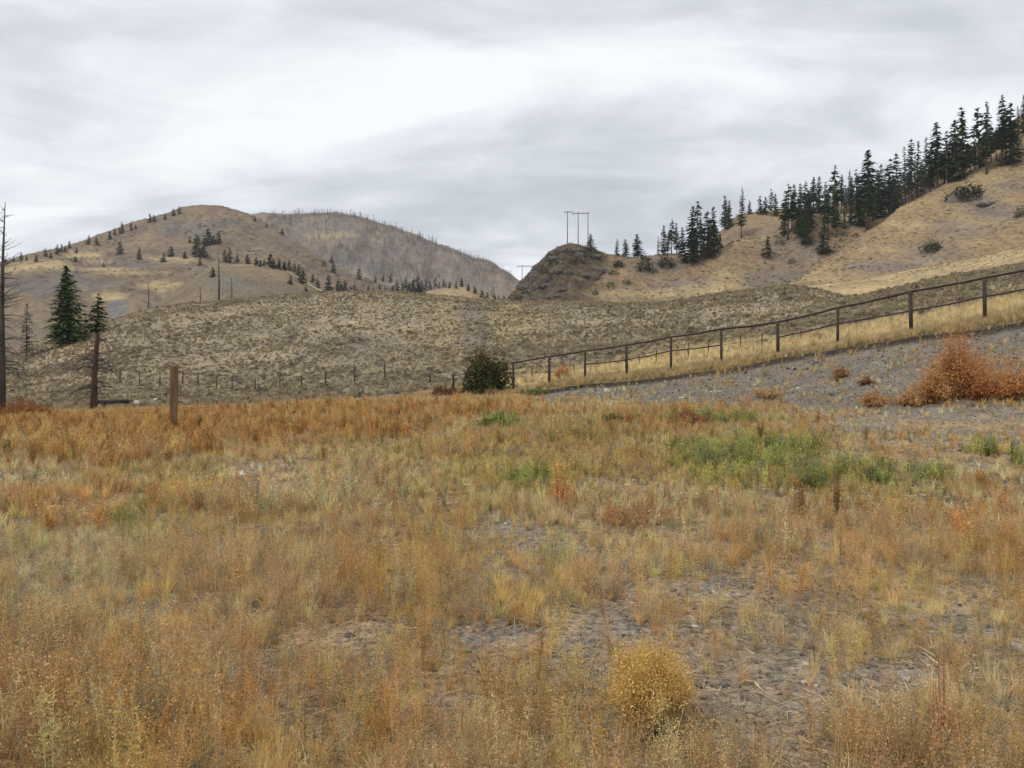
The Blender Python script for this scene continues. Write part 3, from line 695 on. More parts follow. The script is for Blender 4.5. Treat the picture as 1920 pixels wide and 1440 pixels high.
keep = rng.random(len(X)) < (.5+.5*sm(.36, .60, n2))*(.8+.2*(1-sm(.42, .62, fbm(X/22, Y/11, 47, 3))))*(1-.93*yel)*(1-.85*sm(-12, -2, Y-hyy))
X, Y, Z, px, py, n2 = [q[keep] for q in (X, Y, Z, px, py, n2)]
c = lerpc((.25, .21, .16), (.41, .345, .235), rng.random(len(X))); c[rng.random(len(c)) < .16] = (.18, .15, .12)
scatter('sagebrush', C_sage, np.stack([X, Y, Z], -1), rng.integers(0, 5, len(X)), rots(len(X)), sc3(rng.uniform(.2, .52, len(X))*(.75+.6*n2)*np.where(rng.random(len(X)) < .05, 2.0, 1)), jitter(c, .15), 'grey brown sagebrush clumps dotting the rounded hillside', 'sagebrush')
X, Y, Z, px, py = hpts(60000, (-200, 2250), 0.1, -1)
Yf = fenceY(np.maximum(px, 700)); n = fbm(X/9, Y/9, 31)
yel = (px > 900)*(1-sm(18, 38, Y-Yf+(n-.5)*26)); keep = rng.random(len(X)) < (.35+.65*yel)
X, Y, Z, px, yel = [q[keep] for q in (X, Y, Z, px, yel)]
c = lerpc((.36, .30, .18), (.64, .52, .30), np.clip(yel*.8+rng.random(len(X))*.4, 0, 1))
scatter('yellow_grass', C_tuft, np.stack([X, Y, Z], -1), NV+rng.integers(0, NV, len(X)), rots(len(X)), sc3(rng.uniform(.9, 2.0, len(X))), jitter(c), 'bleached yellow grass on the slope beyond the pipe fence', 'grass')
# grass fringe right along the bank top
npx = rng.uniform(940, 2300, 9000); Y = fenceY(npx)+rng.uniform(-.95, 1.6, len(npx)); X = (npx-CX)/F*Y
Z = np.maximum(field.H(X, Y), hill.H(X, Y)*(Y > fenceY(npx)+.15)+field.H(X, Y)*(Y <= fenceY(npx)+.15))
c = lerpc((.42, .33, .17), (.62, .50, .29), rng.random(len(X)))
scatter('bank_top_grass', C_tuft, np.stack([X, Y, Z], -1), NV+rng.integers(0, NV, len(X)), rots(len(X)), sc3(rng.uniform(.5, 1.1, len(X))), jitter(c), 'dry grass fringe on the lip of the gravel bank under the fence', 'grass')

def slope_pts(L, n, r0, r1):
    px = rng.uniform(max(L.px[0], -300), min(L.px[-1], 2250), n); i = np.interp(px, L.px, np.arange(len(L.px))).astype(int)
    lo, hi = L.Y[r0][i], L.Y[r1][i]; Y = lo+(hi-lo)*np.sqrt(rng.random(n)); X = (px-CX)/F*Y
    return X, Y, L.H(X, Y), px
for L, n, r0, r1, sz, nm, lb in ((spur, 8000, 4, -11, (.35, 1.0), 'spur_tussocks', 'dry grass tussocks and low scrub on the tan spur'), (bench, 3000, 4, -9, (.25, .5), 'bench_tussocks', 'dry tussocks on the pale grassy bench'),
                   (knob, 9000, 4, -11, (.5, 1.6), 'knoll_scrub', 'low scrub and tussocks on the knoll and its shoulder'), (left, 5200, 12, -9, (1.0, 3.0), 'hill_scrub', 'low dark scrub speckling the round left hill')):
    X, Y, Z, px = slope_pts(L, n, r0, r1); q = fbm(X/30, Y/30, 501); keep = rng.random(len(X)) < .15+.85*sm(.42, .62, q)
    X, Y, Z = X[keep], Y[keep], Z[keep]; c = lerpc((.36, .28, .17), (.20, .16, .115), rng.random(len(X))); c[rng.random(len(c)) < .07] = (.09, .08, .06)
    s_ = rng.uniform(*sz, len(X)); scatter(nm, C_sage, np.stack([X, Y, Z], -1), rng.integers(0, 5, len(X)), rots(len(X)), np.stack([s_*1.3, s_*1.3, s_*.7], -1), jitter(c, .2), lb, 'scrub')

# ------------------------------------------------------------------ trees
M_needle = leafy('conifer_needles', False, (.054, .088, .042), .12, True)
M_needle_far = leafy('distant_conifer_needles', False, (.055, .07, .05), .1, True)
M_bark = simple('bark', (.085, .06, .045), var=.4, scale=8, stretch=(1, 1, .25), bump=.5)
M_char = simple('charred_bark', (.075, .063, .057), var=.5, scale=5, stretch=(1, 1, .2), bump=.4)
M_grey = simple('weathered_grey_wood', (.23, .21, .20), var=.3, scale=.8)
M_redbark = simple('reddish_bark', (.095, .058, .042), var=.45, scale=6, stretch=(1, 1, .2), bump=.5)

def vn(a, b): return float(vnoise(np.array([a]), np.array([b]), 5)[0])
def crown(mb, h, wid, base_f, dens=1.0, gap=.12, leaf=1.0, droop=.25):
    """h tall unit conifer crown: whorls of drooping limbs clad in leaf-sized sprays"""
    z = h*base_f; nw = int(34*dens); lop = R.uniform(0, 6.28)
    for k in range(nw):
        t = (k+R.random()*.8)/nw; zz = z+(h-z)*t
        env = wid*((1-t)**.72)*(0.55+.45*min(1, t*7+.35))*(.72+.5*vn(k*.45, lop))
        nb = max(3, int((7 if t < .8 else 5)*dens**.5))
        for j in range(nb):
            if R.random() < gap: continue
            a = R.uniform(0, 6.28); r = env*R.uniform(.55, 1.15)*(1+.18*math.cos(a-lop)); 
            dx, dy = math.cos(a), math.sin(a); dz = -droop*r+R.uniform(-.03, .06)*wid
            ns = max(2, int(2+4*r/wid))
            for q in range(ns):
                f = (q+.6)/ns; p = Vector((dx*r*f, dy*r*f, zz+dz*f*f+.10*r*f))
                L = leaf*wid*R.uniform(.20, .36)*(1-.35*t); w = L*R.uniform(.28, .5)
                side = Vector((-dy, dx, R.uniform(-.5, .5))).normalized(); fw = Vector((dx, dy, R.uniform(-.6, .25))).normalized()
                g = R.uniform(.6, 1.45); c = (g*.95, g, g*R.uniform(.85, 1.1))
                mb.quad(p-fw*L*.4, p+side*w, p+fw*L, p-side*w, c)
                if R.random() < .7:
                    up = Vector((R.gauss(0, .3), R.gauss(0, .3), 1)).normalized()
                    mb.quad(p-side*w*.9, p-fw*L*.2+up*w*.7, p+side*w*.9, p+fw*L*.6-up*w*.3, c)
    for q in range(3):
        mb.tri(Vector((-.03*wid, 0, h*.95)), Vector((.03*wid, .02*wid, h*.95)), Vector((0, 0, h*1.03)), (.9, 1, .9))
def trunk_mb(h, r, seg=6, wob=.01):
    mb = MB(); pts = []; rr = []
    for k in range(7):
        t = k/6; pts.append(Vector((R.gauss(0, wob)*h*t, R.gauss(0, wob)*h*t, h*t-.03*h*(k == 0)))); rr.append(r*(1-.88*t)*(1.25 if k == 0 else 1))
    mb.tube(pts, rr, seg=seg); return mb
# prototypes of height 1: (trunk mesh, crown mesh)
CON = []
for i in range(12):
    t = trunk_mb(.97, .013+.003*R.random(), 5, .004).mesh('trunk', M_bark, True)
    mb = MB(); crown(mb, 1.0, R.choice([.12, .15, .18, .21]), [.03, .06, .14, .04, .26, .08, .16, .03, .2, .1, .05, .3][i], R.uniform(.9, 1.2), R.uniform(.05, .22), R.uniform(1.0, 1.25))
    CON.append((t, mb.mesh('crown', M_needle)))
for i in range(4):                                                 # thinner, rounder pines with bare lower trunks
    t = trunk_mb(.97, .016, 5, .008).mesh('trunk', M_bark, True); mb = MB(); crown(mb, 1.0, R.uniform(.17, .23), R.uniform(.25, .4), .6, .3, 1.35, .05)
    CON.append((t, mb.mesh('crown', M_needle)))
CONF = []
for i in range(5):
    t = trunk_mb(.95, .02, 4, .004).mesh('trunk', M_bark, True)
    mb = MB(); crown(mb, 1.0, R.choice([.26, .30, .34]), [.03, .06, .1, .04, .05][i], .6, .06, 1.4)
    CONF.append((t, mb.mesh('crown', M_needle_far)))
SNG = []
for i in range(6):
    mb = trunk_mb(1.0, .012, 4, .006)
    for k in range(22):
        z = R.uniform(.2, .95); a = R.uniform(0, 6.28); L = .13*(1.1-z)*R.uniform(.4, 1.2)
        p = Vector((0, 0, z)); e = p+Vector((math.cos(a)*L, math.sin(a)*L, R.uniform(-.03, .04)))
        mb.tube([p, e], [.005, .0025], seg=3, cap=False)
    SNG.append(mb.mesh('snag', M_grey))
def place_conifer(pxx, pyb, pyt, label, group, lib=CON, name='conifer', cat='tree', only=None, wide=1.0, i=None, hh=None):
    h = hh or ground_hit(pxx, pyb, only); k = 0
    while not h and k < 30: pyb += 1; k += 1; h = ground_hit(pxx, pyb, only)
    if not h: return None
    H = (pyb-pyt)/F*h[1]
    r = empty(name, (h[0], h[1], h[2]-.02*H), R.uniform(0, 6.28), (H*wide, H*wide, H))
    r.rotation_euler.x = R.gauss(0, .022); r.rotation_euler.y = R.gauss(0, .022)
    tag(r, label, cat, group)
    T, Cc = lib[R.randrange(len(lib)) if i is None else i]
    link('trunk', T, r); link('crown', Cc, r)
    return r
RT = ['rocky_knoll', 'wooded_ridge', 'grassy_spur']
def rp(p, b, t, lab, grp=None, **k): return place_conifer(p, b, t, lab, grp, **k)
rp(1107, 470, 438, 'small dark conifer standing right beside the power pole on top of the knoll', only=RT, wide=2.0)
rp(1156, 475, 447, 'leftmost of the three small conifers in the dip of the skyline', only=RT, wide=1.9, i=0)
rp(1173, 478, 448, 'middle of the three small conifers in the dip of the skyline', only=RT, wide=1.9, i=3)
rp(1195, 480, 438, 'widest and tallest of the three conifers in the dip of the skyline', only=RT, wide=1.9, i=10)
for p, b, t in ((1234, 470, 441), (1245, 470, 421), (1259, 470, 409), (1269, 472, 416), (1279, 472, 424), (1252, 472, 430)):
    rp(p, b, t, 'thin conifer in the sparse group at the left end of the wooded ridge', 'sparse ridge conifers', only=RT)
for p, b, t in ((1294, 494, 385), (1306, 484, 374), (1315, 488, 403), (1326, 482, 394), (1337, 476, 386), (1332, 484, 420), (1350, 474, 435), (1300, 490, 410), (1320, 485, 425), (1340, 478, 415)):
    rp(p, b, t, 'tall dark conifer in the tight clump left of the shoulder', 'clump of tall conifers on the shoulder', only=RT, wide=1.05)
for p, b, t in ((1359, 425, 366), (1367, 428, 375)):
    rp(p, b, t, 'one of a pair of conifers on the skyline right of the tight clump', 'pair of skyline conifers', only=RT)
rp(1390, 446, 352, 'tallest lone conifer on the skyline between the pair and the small distant trees', only=RT)
for p, b, t in ((1405, 402, 375), (1425, 402, 366), (1435, 402, 368)):
    rp(p, b, t, 'small distant conifer on the bare skyline of the ridge', 'small skyline conifers', only=RT, lib=CONF, wide=.8)
rp(1440, 486, 440, 'small bright green conifer alone on the open slope below the shoulder', only=RT, wide=1.5)
rp(1477, 450, 343, 'large full conifer growing low in front of the left part of the stand', only=RT, wide=1.15)
rp(1544, 476, 405, 'lowest dark conifer of the stand reaching down to the gully', only=RT, wide=1.2)
rp(1626, 432, 278, 'tallest and bushiest conifer rising above the middle of the wooded slope', only=RT, wide=1.1)
rp(1807, 330, 196, 'tall greyish conifer with a pointed top near the upper end of the stand', only=RT)
rp(1850, 326, 187, 'tall conifer with a brown lower trunk near the right edge of the stand', only=RT, i=4)
rp(1878, 312, 177, 'tall conifer with bare lower trunk standing before the skyline at right', only=RT, i=4, wide=1.2)
stand = [(1446, 405, 353), (1455, 405, 362), (1470, 441, 368), (1492, 410, 343), (1501, 405, 343), (1509, 410, 337), (1515, 412, 357), (1525, 398, 330), (1537, 400, 330), (1546, 405, 340), (1554, 450, 362), (1563, 418, 306), (1577, 400, 326), (1568, 446, 393), (1594, 392, 317), (1605, 385, 315), (1599, 400, 329), (1636, 415, 326), (1644, 410, 317), (1653, 405, 306), (1667, 398, 295), (1680, 390, 286), (1690, 385, 315), (1698, 380, 272), (1710, 375, 258), (1720, 370, 261), (1733, 362, 254), (1743, 360, 281), (1758, 352, 226), (1770, 345, 244), (1789, 340, 222), (1779, 342, 267), (1802, 332, 258), (1819, 326, 267), (1837, 315, 199), (1858, 305, 230), (1886, 296, 205), (1895, 309, 191), (1909, 262, 196), (1919, 250, 177), (1485, 430, 360), (1588, 400, 345), (1612, 412, 350), (1660, 402, 335), (1674, 395, 330), (1704, 375, 305), (1726, 366, 300), (1750, 355, 290), (1764, 350, 290), (1784, 341, 290), (1812, 330, 285), (1828, 320, 262), (1844, 312, 250), (1868, 302, 240), (1900, 285, 225), (1618, 425, 330), (1632, 430, 345), (1940, 250, 160), (1965, 235, 150), (1990, 210, 120), (2030, 190, 100), (1930, 262, 190)]
for p, b, t in stand:
    rp(p, b, t, 'dark conifer in the dense stand climbing the right ridge', 'conifers of the dense stand on the right ridge', only=RT, wide=R.uniform(.85, 1.15))
for k in range(36):
    p = R.uniform(1480, 1900); top = np.interp(p, [1480, 1560, 1640, 1720, 1800, 1900], [355, 335, 320, 280, 250, 215])+R.uniform(5, 40)
    rp(p, top+R.uniform(55, 80), top, 'dark conifer in the dense stand climbing the right ridge', 'conifers of the dense stand on the right ridge', only=['wooded_ridge', 'rocky_knoll'], wide=R.uniform(.8, 1.1))
for p, b, t in ((1827, 318, 240), (1796, 336, 250), (1660, 400, 320), (1895, 262, 205), (1820, 322, 262), (1848, 318, 260), (1775, 345, 262)):
    h = ground_hit(p, b, RT)
    if h:
        H = (b-t)/F*h[1]; o = link('snag', SNG[R.randrange(6)], None, (h[0], h[1], h[2])); o.scale = (H*.9, H*.9, H)
        tag(o, 'bare grey dead tree among the conifers of the right ridge', 'dead tree', 'dead trees among the ridge conifers')
# left hill trees
sky = [(26, 489, 480), (39, 487, 472), (68, 490, 475), (85, 480, 465), (95, 482, 472), (107, 475, 457), (115, 471, 456), (122, 470, 459), (130, 465, 451), (166, 457, 439), (181, 457, 441), (206, 447, 432), (215, 440, 426), (229, 436, 415), (246, 430, 416), (254, 428, 420), (281, 416, 399), (289, 415, 402), (310, 410, 400), (325, 403, 390), (336, 399, 385), (10, 492, 483), (50, 486, 477), (478, 413, 404), (500, 424, 415)]
for p, b, t in sky:
    rp(p, b+2, t, 'tiny conifer on the skyline along the left shoulder of the round hill', 'skyline conifers on the left hill', only=['grassy_hill'], lib=CONF)
rp(390, 459, 428, 'largest dark conifer in the patch of trees below the hilltop', only=['grassy_hill'], lib=CONF, wide=1.6)
rp(144, 475, 463, 'small round dark conifer on the pale shoulder left of the hill', only=['grassy_hill'], lib=CONF, wide=1.3)
rp(225, 476, 449, 'single slim conifer on the slope halfway down the left shoulder', only=['grassy_hill'], lib=CONF)
slope = [(260, 487, 462), (321, 481, 461), (346, 485, 470), (367, 481, 438), (382, 483, 448), (410, 456, 432), (375, 498, 480), (307, 491, 472), (422, 491, 466), (431, 493, 465), (445, 492, 474), (464, 495, 476), (399, 520, 500), (142, 491, 480), (194, 501, 492), (495, 499, 485), (507, 501, 474), (514, 504, 485), (542, 508, 487), (552, 509, 493), (568, 533, 502), (586, 530, 512), (545, 533, 514), (574, 556, 537), (616, 549, 515), (622, 492, 479), (626, 512, 490), (608, 498, 485), (634, 546, 522), (648, 551, 524), (665, 551, 530), (673, 524, 500), (529, 440, 427), (480, 498, 481), (488, 500, 486), (523, 505, 484), (533, 507, 488), (560, 516, 496), (356, 456, 441), (372, 458, 440), (400, 458, 441), (596, 540, 520), (640, 548, 530), (657, 552, 535)]
for p, b, t in slope:
    rp(p, b, t, 'small dark conifer scattered over the face of the round left hill', 'scattered conifers on the left hill', only=['grassy_hill', 'low_knoll'], lib=CONF, wide=R.uniform(.9, 1.3))
gap = [(691, 548, 533), (732, 530, 511), (755, 552, 527), (737, 553, 533), (775, 553, 519), (784, 553, 515), (768, 552, 528), (798, 545, 520), (806, 543, 525), (815, 540, 519), (832, 538, 522), (866, 538, 519), (904, 562, 543), (927, 566, 549), (700, 552, 538), (712, 550, 532), (722, 552, 536), (745, 548, 525), (761, 540, 520), (790, 548, 524), (823, 541, 526), (843, 540, 527), (855, 541, 526), (878, 545, 530), (890, 550, 534), (914, 563, 548), (935, 566, 553), (945, 566, 552), (704, 530, 516), (718, 528, 514)]
for p, b, t in gap:
    rp(p, b, t, 'dark conifer in the line of trees at the foot of the burnt hill', 'conifers at the foot of the burnt hill', only=['small_mound', 'burnt_hill', 'grassy_hill'], lib=CONF, wide=R.uniform(.85, 1.2))
# burnt snags: 290 individuals, the rest as one mass
def ridge_py(p): return float(np.interp(p, [q[0] for q in f2], [q[1] for q in f2]))
cnt = 0
for k in range(290):
    if k < 170: p = 505+ (455)*((k+R.random())/170); b = ridge_py(p)+R.uniform(0, 5)
    else: p = R.uniform(520, 950); b = ridge_py(p)+R.uniform(6, 90)
    if b > 552: b = 552
    h = far.hit(p, b)
    if not h: continue
    H = R.uniform(7, 16)*h[1]/F*(1.0 if p < 820 else .8)
    o = link('burnt_tree', SNG[k % 6], None, (h[0], h[1], h[2]-.5)); o.scale = (H*5, H*5, H); o.rotation_euler = (R.gauss(0, .04), R.gauss(0, .04), R.uniform(0, 6.28))
    tag(o, 'bare grey burnt tree standing on the far hill', 'dead tree', 'burnt trees covering the far hill')
px = rng.uniform(500, 1000, 2600); py = np.array([ridge_py(p) for p in px])+4+rng.random(2600)**1.2*100; P = []
for a_, b_ in zip(px, py):
    h = far.hit(a_, min(b_, 575))
    if h and R.random() < .35+.9*float(sm(.45, .6, fbm(np.array([h[0]/60]), np.array([h[1]/60]), 611, 3)[0])): P.append(h)
P = np.array(P)
Cs = bpy.data.collections.new('burnt_stem')
for i in range(6): o = bpy.data.objects.new(f'burnt_stem.{i:03d}', SNG[i]); Cs.objects.link(o)
ss = rng.uniform(5, 11, len(P))
scatter('burnt_forest', Cs, P, rng.integers(0, 6, len(P)), rots(len(P), .05), np.stack([ss*3.2, ss*3.2, ss], -1), np.ones((len(P), 3))*.3, 'grey haze of burnt tree stems all over the far hill', 'burnt forest')
# sparse low shrubs on the near slopes, right
def blob(mb, k, sx, sy, sz, ls, lo=.6, hi=1.4, cols=None, inner=.3):
    for i in range(k):
        a = R.uniform(0, 6.28); e = math.asin(R.uniform(-.1, 1)); r = R.uniform(inner, 1)**.5*(1+.18*math.sin(3*a+1)+.14*math.cos(5*a+e*4))
        p = Vector((math.cos(a)*math.cos(e)*sx*r, math.sin(a)*math.cos(e)*sy*r, max(0.02, math.sin(e)*sz*r)))
        d = Vector((R.gauss(0, 1), R.gauss(0, 1), R.gauss(.4, 1))).normalized(); q = d.orthogonal().normalized(); L = ls*R.uniform(.6, 1.4)
        g = R.uniform(lo, hi); c = (g, g, g) if cols is None else tuple(g*v for v in cols(p))
        mb.quad(p-q*L*.2, p+d*L*.5-q*L*.35, p+d*L, p+d*L*.5+q*L*.35, c)
M_shrub = leafy('dark_shrub_leaves', False, (.06, .065, .035), .15, True)
def shrub(p, b, w, hgt, label, only, group=None, name='shrub', mat=None, k=420):
    h = ground_hit(p, b, only)
    if not h: return
    W = w/F*h[1]/2; Hh = hgt/F*h[1]
    mb = MB(); blob(mb, k, W, W*.8, Hh, W*.22)
    o = mb.build(name, mat or M_shrub, None, False, (h[0], h[1], h[2]-.05*Hh)); tag(o, label, 'shrub', group)
shrub(1748, 470, 38, 20, 'round dark shrub alone in the middle of the tan slope', ['grassy_spur'])
shrub(1815, 372, 66, 26, 'wide dark green juniper sprawling over the rock outcrop', ['grassy_spur'], name='juniper')
shrub(1915, 405, 26, 24, 'dark shrub at the right edge of the upper tan slope', ['grassy_spur'])
shrub(1210, 508, 36, 30, 'dark shrub on the grassy face below the dip of the skyline', ['rocky_knoll'])
shrub(1250, 500, 34, 22, 'low grey shrub right of the dark one below the skyline', ['rocky_knoll'])
shrub(1160, 500, 22, 12, 'small brown shrub on the knoll slope under three small conifers', ['rocky_knoll'])
for p, b in ((1050, 478), (1066, 472), (1090, 476), (1040, 492), (1075, 490), (1020, 508), (1000, 530), (985, 548), (975, 560), (1085, 486), (1100, 476), (1060, 505), (1030, 520), (1150, 512), (1175, 530), (1145, 535), (1462, 455), (1485, 490), (1610, 500)):
    shrub(p, b+3, R.uniform(14, 26), R.uniform(8, 16), 'low dark bush dotted over the rocky knoll', ['rocky_knoll'], 'bushes on the rocky knoll', k=160)
# rock outcrops
M_rock = simple('outcrop_rock', (.17, .15, .135), var=.45, scale=.5, bump=1.0)
M_crag = simple('crag_rock', (.095, .08, .068), var=.5, scale=.7, bump=1.0)
def rock(p, b, w, hgt, label, only, group=None, mt=None):
    h = ground_hit(p, b, only)
    if not h: return
    W = w/F*h[1]/2; Hh = hgt/F*h[1]; import bmesh
    bm = bmesh.new(); bmesh.ops.create_icosphere(bm, subdivisions=3, radius=1); sd = R.randrange(999)
    for v in bm.verts:
        c = v.co; k_ = .75+.5*float(fbm(np.array([c.x*1.7+c.z*1.3+9]), np.array([c.y*1.7-c.z+5]), sd, 3)[0])
        v.co = Vector((round(c.x*k_*4)/4*.5+c.x*k_*.5, c.y*k_, round(c.z*k_*4)/4*.5+c.z*k_*.5))
        v.co.x *= W; v.co.y *= W*.8; v.co.z *= Hh
    me = bpy.data.meshes.new('rock'); bm.to_mesh(me); bm.free(); me.materials.append(mt or M_rock)
    o = link('rock_outcrop', me, None, (h[0], h[1], h[2]-.1*Hh)); tag(o, label, 'rock', group)
rock(1792, 376, 26, 18, 'angular grey rock at the left end of the outcrop under the juniper', ['grassy_spur'])
rock(1850, 382, 34, 7, 'flat pale grey rock right of the juniper', ['grassy_spur'])
for k in range(46):
    p = 975+R.random()**1.3*150; top = float(np.interp(p, [q[0] for q in k2], [q[1] for q in k2])); b = top+3+R.random()**1.2*min(85, 560-top)
    rock(p, b+2, R.uniform(8, 26), R.uniform(4, 11), 'dark craggy rock on the steep left side of the knoll', ['rocky_knoll'], 'crags on the knoll', M_crag)

# ------------------------------------------------------------------ left foreground trees
# hillside point just in front, by bearing and distance
def hz(pxx, Y):
    x = (pxx-CX)/F*Y; zs = [float(L.H(x, Y)[0]) for L in (field, hill) if L.Y[0].min() < Y and np.interp(pxx, L.px, L.Y[0]) <= Y <= np.interp(pxx, L.px, L.Y[-1])]
    return (x, Y, max(zs) if zs else -.8)
def tree_xy(pxx, Y, pyt, base=None):
    if base: p = ground_hit(pxx, base, ['hillside']); Y = p[1]; return p, CAMZ+(HZ-pyt)/F*Y-p[2]
    p = hz(pxx, Y); return p, CAMZ+(HZ-pyt)/F*Y-p[2]
def limb(mb, p, a, L, up, r, droop, n=5, twigs=3, tw=.35):
    pts = [p]; d = Vector((math.cos(a), math.sin(a), up)).normalized()
    for k in range(n):
        d = (d+Vector((R.gauss(0, .12), R.gauss(0, .12), -droop*(k+1)/n+R.gauss(0, .05)))).normalized(); pts.append(pts[-1]+d*L/n)
    mb.tube(pts, [r*(1-.75*k/n) for k in range(n+1)], seg=4, cap=False)
    for q in range(twigs):
        k = R.randrange(1, n+1); b = pts[k]; e = b+Vector((R.gauss(0, 1), R.gauss(0, 1), R.gauss(-.2, .5))).normalized()*L*tw*R.uniform(.4, 1)
        mb.tube([b, e], [r*.35, r*.12], seg=3, cap=False)
# tall dead tree, left edge
p, H = tree_xy(4, 44, 378)
r_ = empty('dead_tree', p); tag(r_, 'very tall charred dead tree with fine bare branches at the left edge', 'dead tree')
pts = [Vector((0, 0, -.3)), Vector((.02, 0, H*.25)), Vector((-.03, .02, H*.5)), Vector((.05, 0, H*.75)), Vector((.18, 0, H))]
mb = MB(); mb.tube(pts, [.19, .155, .12, .07, .015], seg=9); mb.build('trunk', M_char, r_, True)
mb = MB()
for k in range(105):
    t = R.uniform(.16, .97)**.9; z = H*t; a = R.uniform(0, 6.28)
    L = (1.9*(1-t)**.6+.35)*R.uniform(.5, 1.1); limb(mb, Vector((.02+.12*max(0, t-.5), 0, z)), a, L, R.uniform(-.1, .5),   .032*(1.15-t)+.008, .35 if t < .5 else -.1, 5, 5, .3)
for a, z in ((.05, 2.6), (-.15, 2.3), (.2, 3.0), (2.9, 2.4)): limb(mb, Vector((0, 0, z)), a, 2.2, .35, .04, .9, 7, 9, .35)
mb.build('branches', M_char, r_)
# half-burnt tree with green top
p, H = tree_xy(177, 46, 553)
r_ = empty('burnt_pine', p, 0); tag(r_, 'half burnt pine with bare drooping branches below and a small green top', 'tree')
mb = MB(); mb.tube([Vector((-.05, 0, -.3)), Vector((0, 0, H*.3)), Vector((.1, 0, H*.5)), Vector((.22, 0, H*.72)), Vector((.24, 0, H*.98))], [.22, .17, .14, .11, .02], seg=9); mb.build('trunk', M_redbark, r_, True)
mb = MB()
for k in range(46):
    t = R.uniform(.12, .72); limb(mb, Vector((.1*t*2, 0, H*t)), R.uniform(0, 6.28), R.uniform(.6, 1.9), R.uniform(-.1, .7), .036, .45, 6, 9, .4)
for a in (0.1, 3.0, -.3, 3.4): limb(mb, Vector((.05, 0, H*.42)), a, 2.2, .8, .045, .75, 7, 8, .3)
for a in (2.9, 3.3): limb(mb, Vector((0, 0, H*.2)), a, 2.0, .25, .035, .5, 7, 8, .3)
mb.build('branches', M_char, r_)
mb = MB(); crown(mb, 2.6, .85, .15, .75, .2, 1.0, .3); o = mb.build('crown', M_needle, r_, False, (.23, 0, H-2.55))
# big green conifer
p, H = tree_xy(124, 96, 500, 646)
r_ = empty('green_conifer', p); tag(r_, 'broad dark green conifer at the left end of the rounded hillside', 'tree')
T = trunk_mb(H*.98, .22, 8, .003); T.build('trunk', M_bark, r_, True)
mb = MB(); crown(mb, H, H*.31, .02, 2.0, .12, .7, .3); mb.build('crown', M_needle, r_)
p, H = tree_xy(50, 92, 570, 672)
r_ = empty('young_conifer', p); tag(r_, 'small feathery conifer between the tall dead tree and the broad green one', 'tree')
trunk_mb(H*.98, .12, 6, .004).build('trunk', M_bark, r_, True)
mb = MB(); crown(mb, H, H*.21, .1, 1.1, .4, .7, .2); mb.build('crown', M_needle_far, r_)
p, H = tree_xy(160, 92, 588, 640)
r_ = empty('young_conifer', p); tag(r_, 'low conifer tucked against the right foot of the broad green one', 'tree')
trunk_mb(H*.98, .12, 6, .004).build('trunk', M_bark, r_, True)
mb = MB(); crown(mb, H, H*.22, .1, 1.1, .3, .7, .2); mb.build('crown', M_needle, r_)
# burnt snags on the crest line of the hillside and behind
for p_, b_, t_, lab in ((410, 566, 484, 'tall black snag with no crown standing behind the hillside crest'), (434, 564, 518, 'slimmer black snag just right of the tall one'), (278, 586, 528, 'grey snag with broken branches left of the two black ones behind the crest'), (375, 572, 536, 'short snag between the grey one and the tall black snag')):
    Y = 185; z = CAMZ+(HZ-b_)/F*Y-1.5; H = (b_-t_)/F*Y+1.5; mb = MB(); r = .28 if p_ == 410 else .16
    mb.tube([Vector((0, 0, 0)), Vector((.1, 0, H*.5)), Vector((0, 0, H))], [r, r*.8, r*.3], seg=6)
    r0 = empty('snag_tree', ((p_-CX)/F*Y, Y, z)); tag(r0, lab, 'dead tree'); mb.build('trunk', M_char, r0, True)
    mb = MB()
    for k in range(10 if p_ != 278 else 26): limb(mb, Vector((0.05, 0, H*R.uniform(.3, .95))), R.uniform(0, 6.28), R.uniform(.5, 1.6), R.uniform(0, .6), .04, .3, 4, 2, .4)
    mb.build('branches', M_char, r0)
# ------------------------------------------------------------------ wooden post in the field
M_wood = simple('weathered_timber', (.20, .125, .07), var=.5, scale=9, stretch=(1, 1, .12), bump=.6)
Y = 20.0; x = (325-CX)/F*Y; z = float(field.H(x, Y)[0]); H = CAMZ+(HZ-686)/F*Y-z
import bmesh
bm = bmesh.new(); bmesh.ops.create_cube(bm, size=1)
for v in bm.verts: v.co.x *= .19; v.co.y *= .19; v.co.z = (v.co.z+.5)*(H+.3)-.3
bmesh.ops.subdivide_edges(bm, edges=[e for e in bm.edges if abs(e.verts[0].co.z-e.verts[1].co.z) > .5], cuts=9)
for v in bm.verts: v.co.x += R.gauss(0, .0035)+.01*v.co.z; v.co.y += R.gauss(0, .0035)
bmesh.ops.bevel(bm, geom=[e for e in bm.edges if e.calc_face_angle(0) > 1.0], offset=.018, segments=2, affect='EDGES')
me = bpy.data.meshes.new('wooden_post'); bm.to_mesh(me); bm.free(); me.materials.append(M_wood)
o = link('wooden_post', me, None, (x, Y, z)); o.rotation_euler = (0, 0, .5); tag(o, 'square weathered timber post standing alone in the rust coloured weeds', 'post')

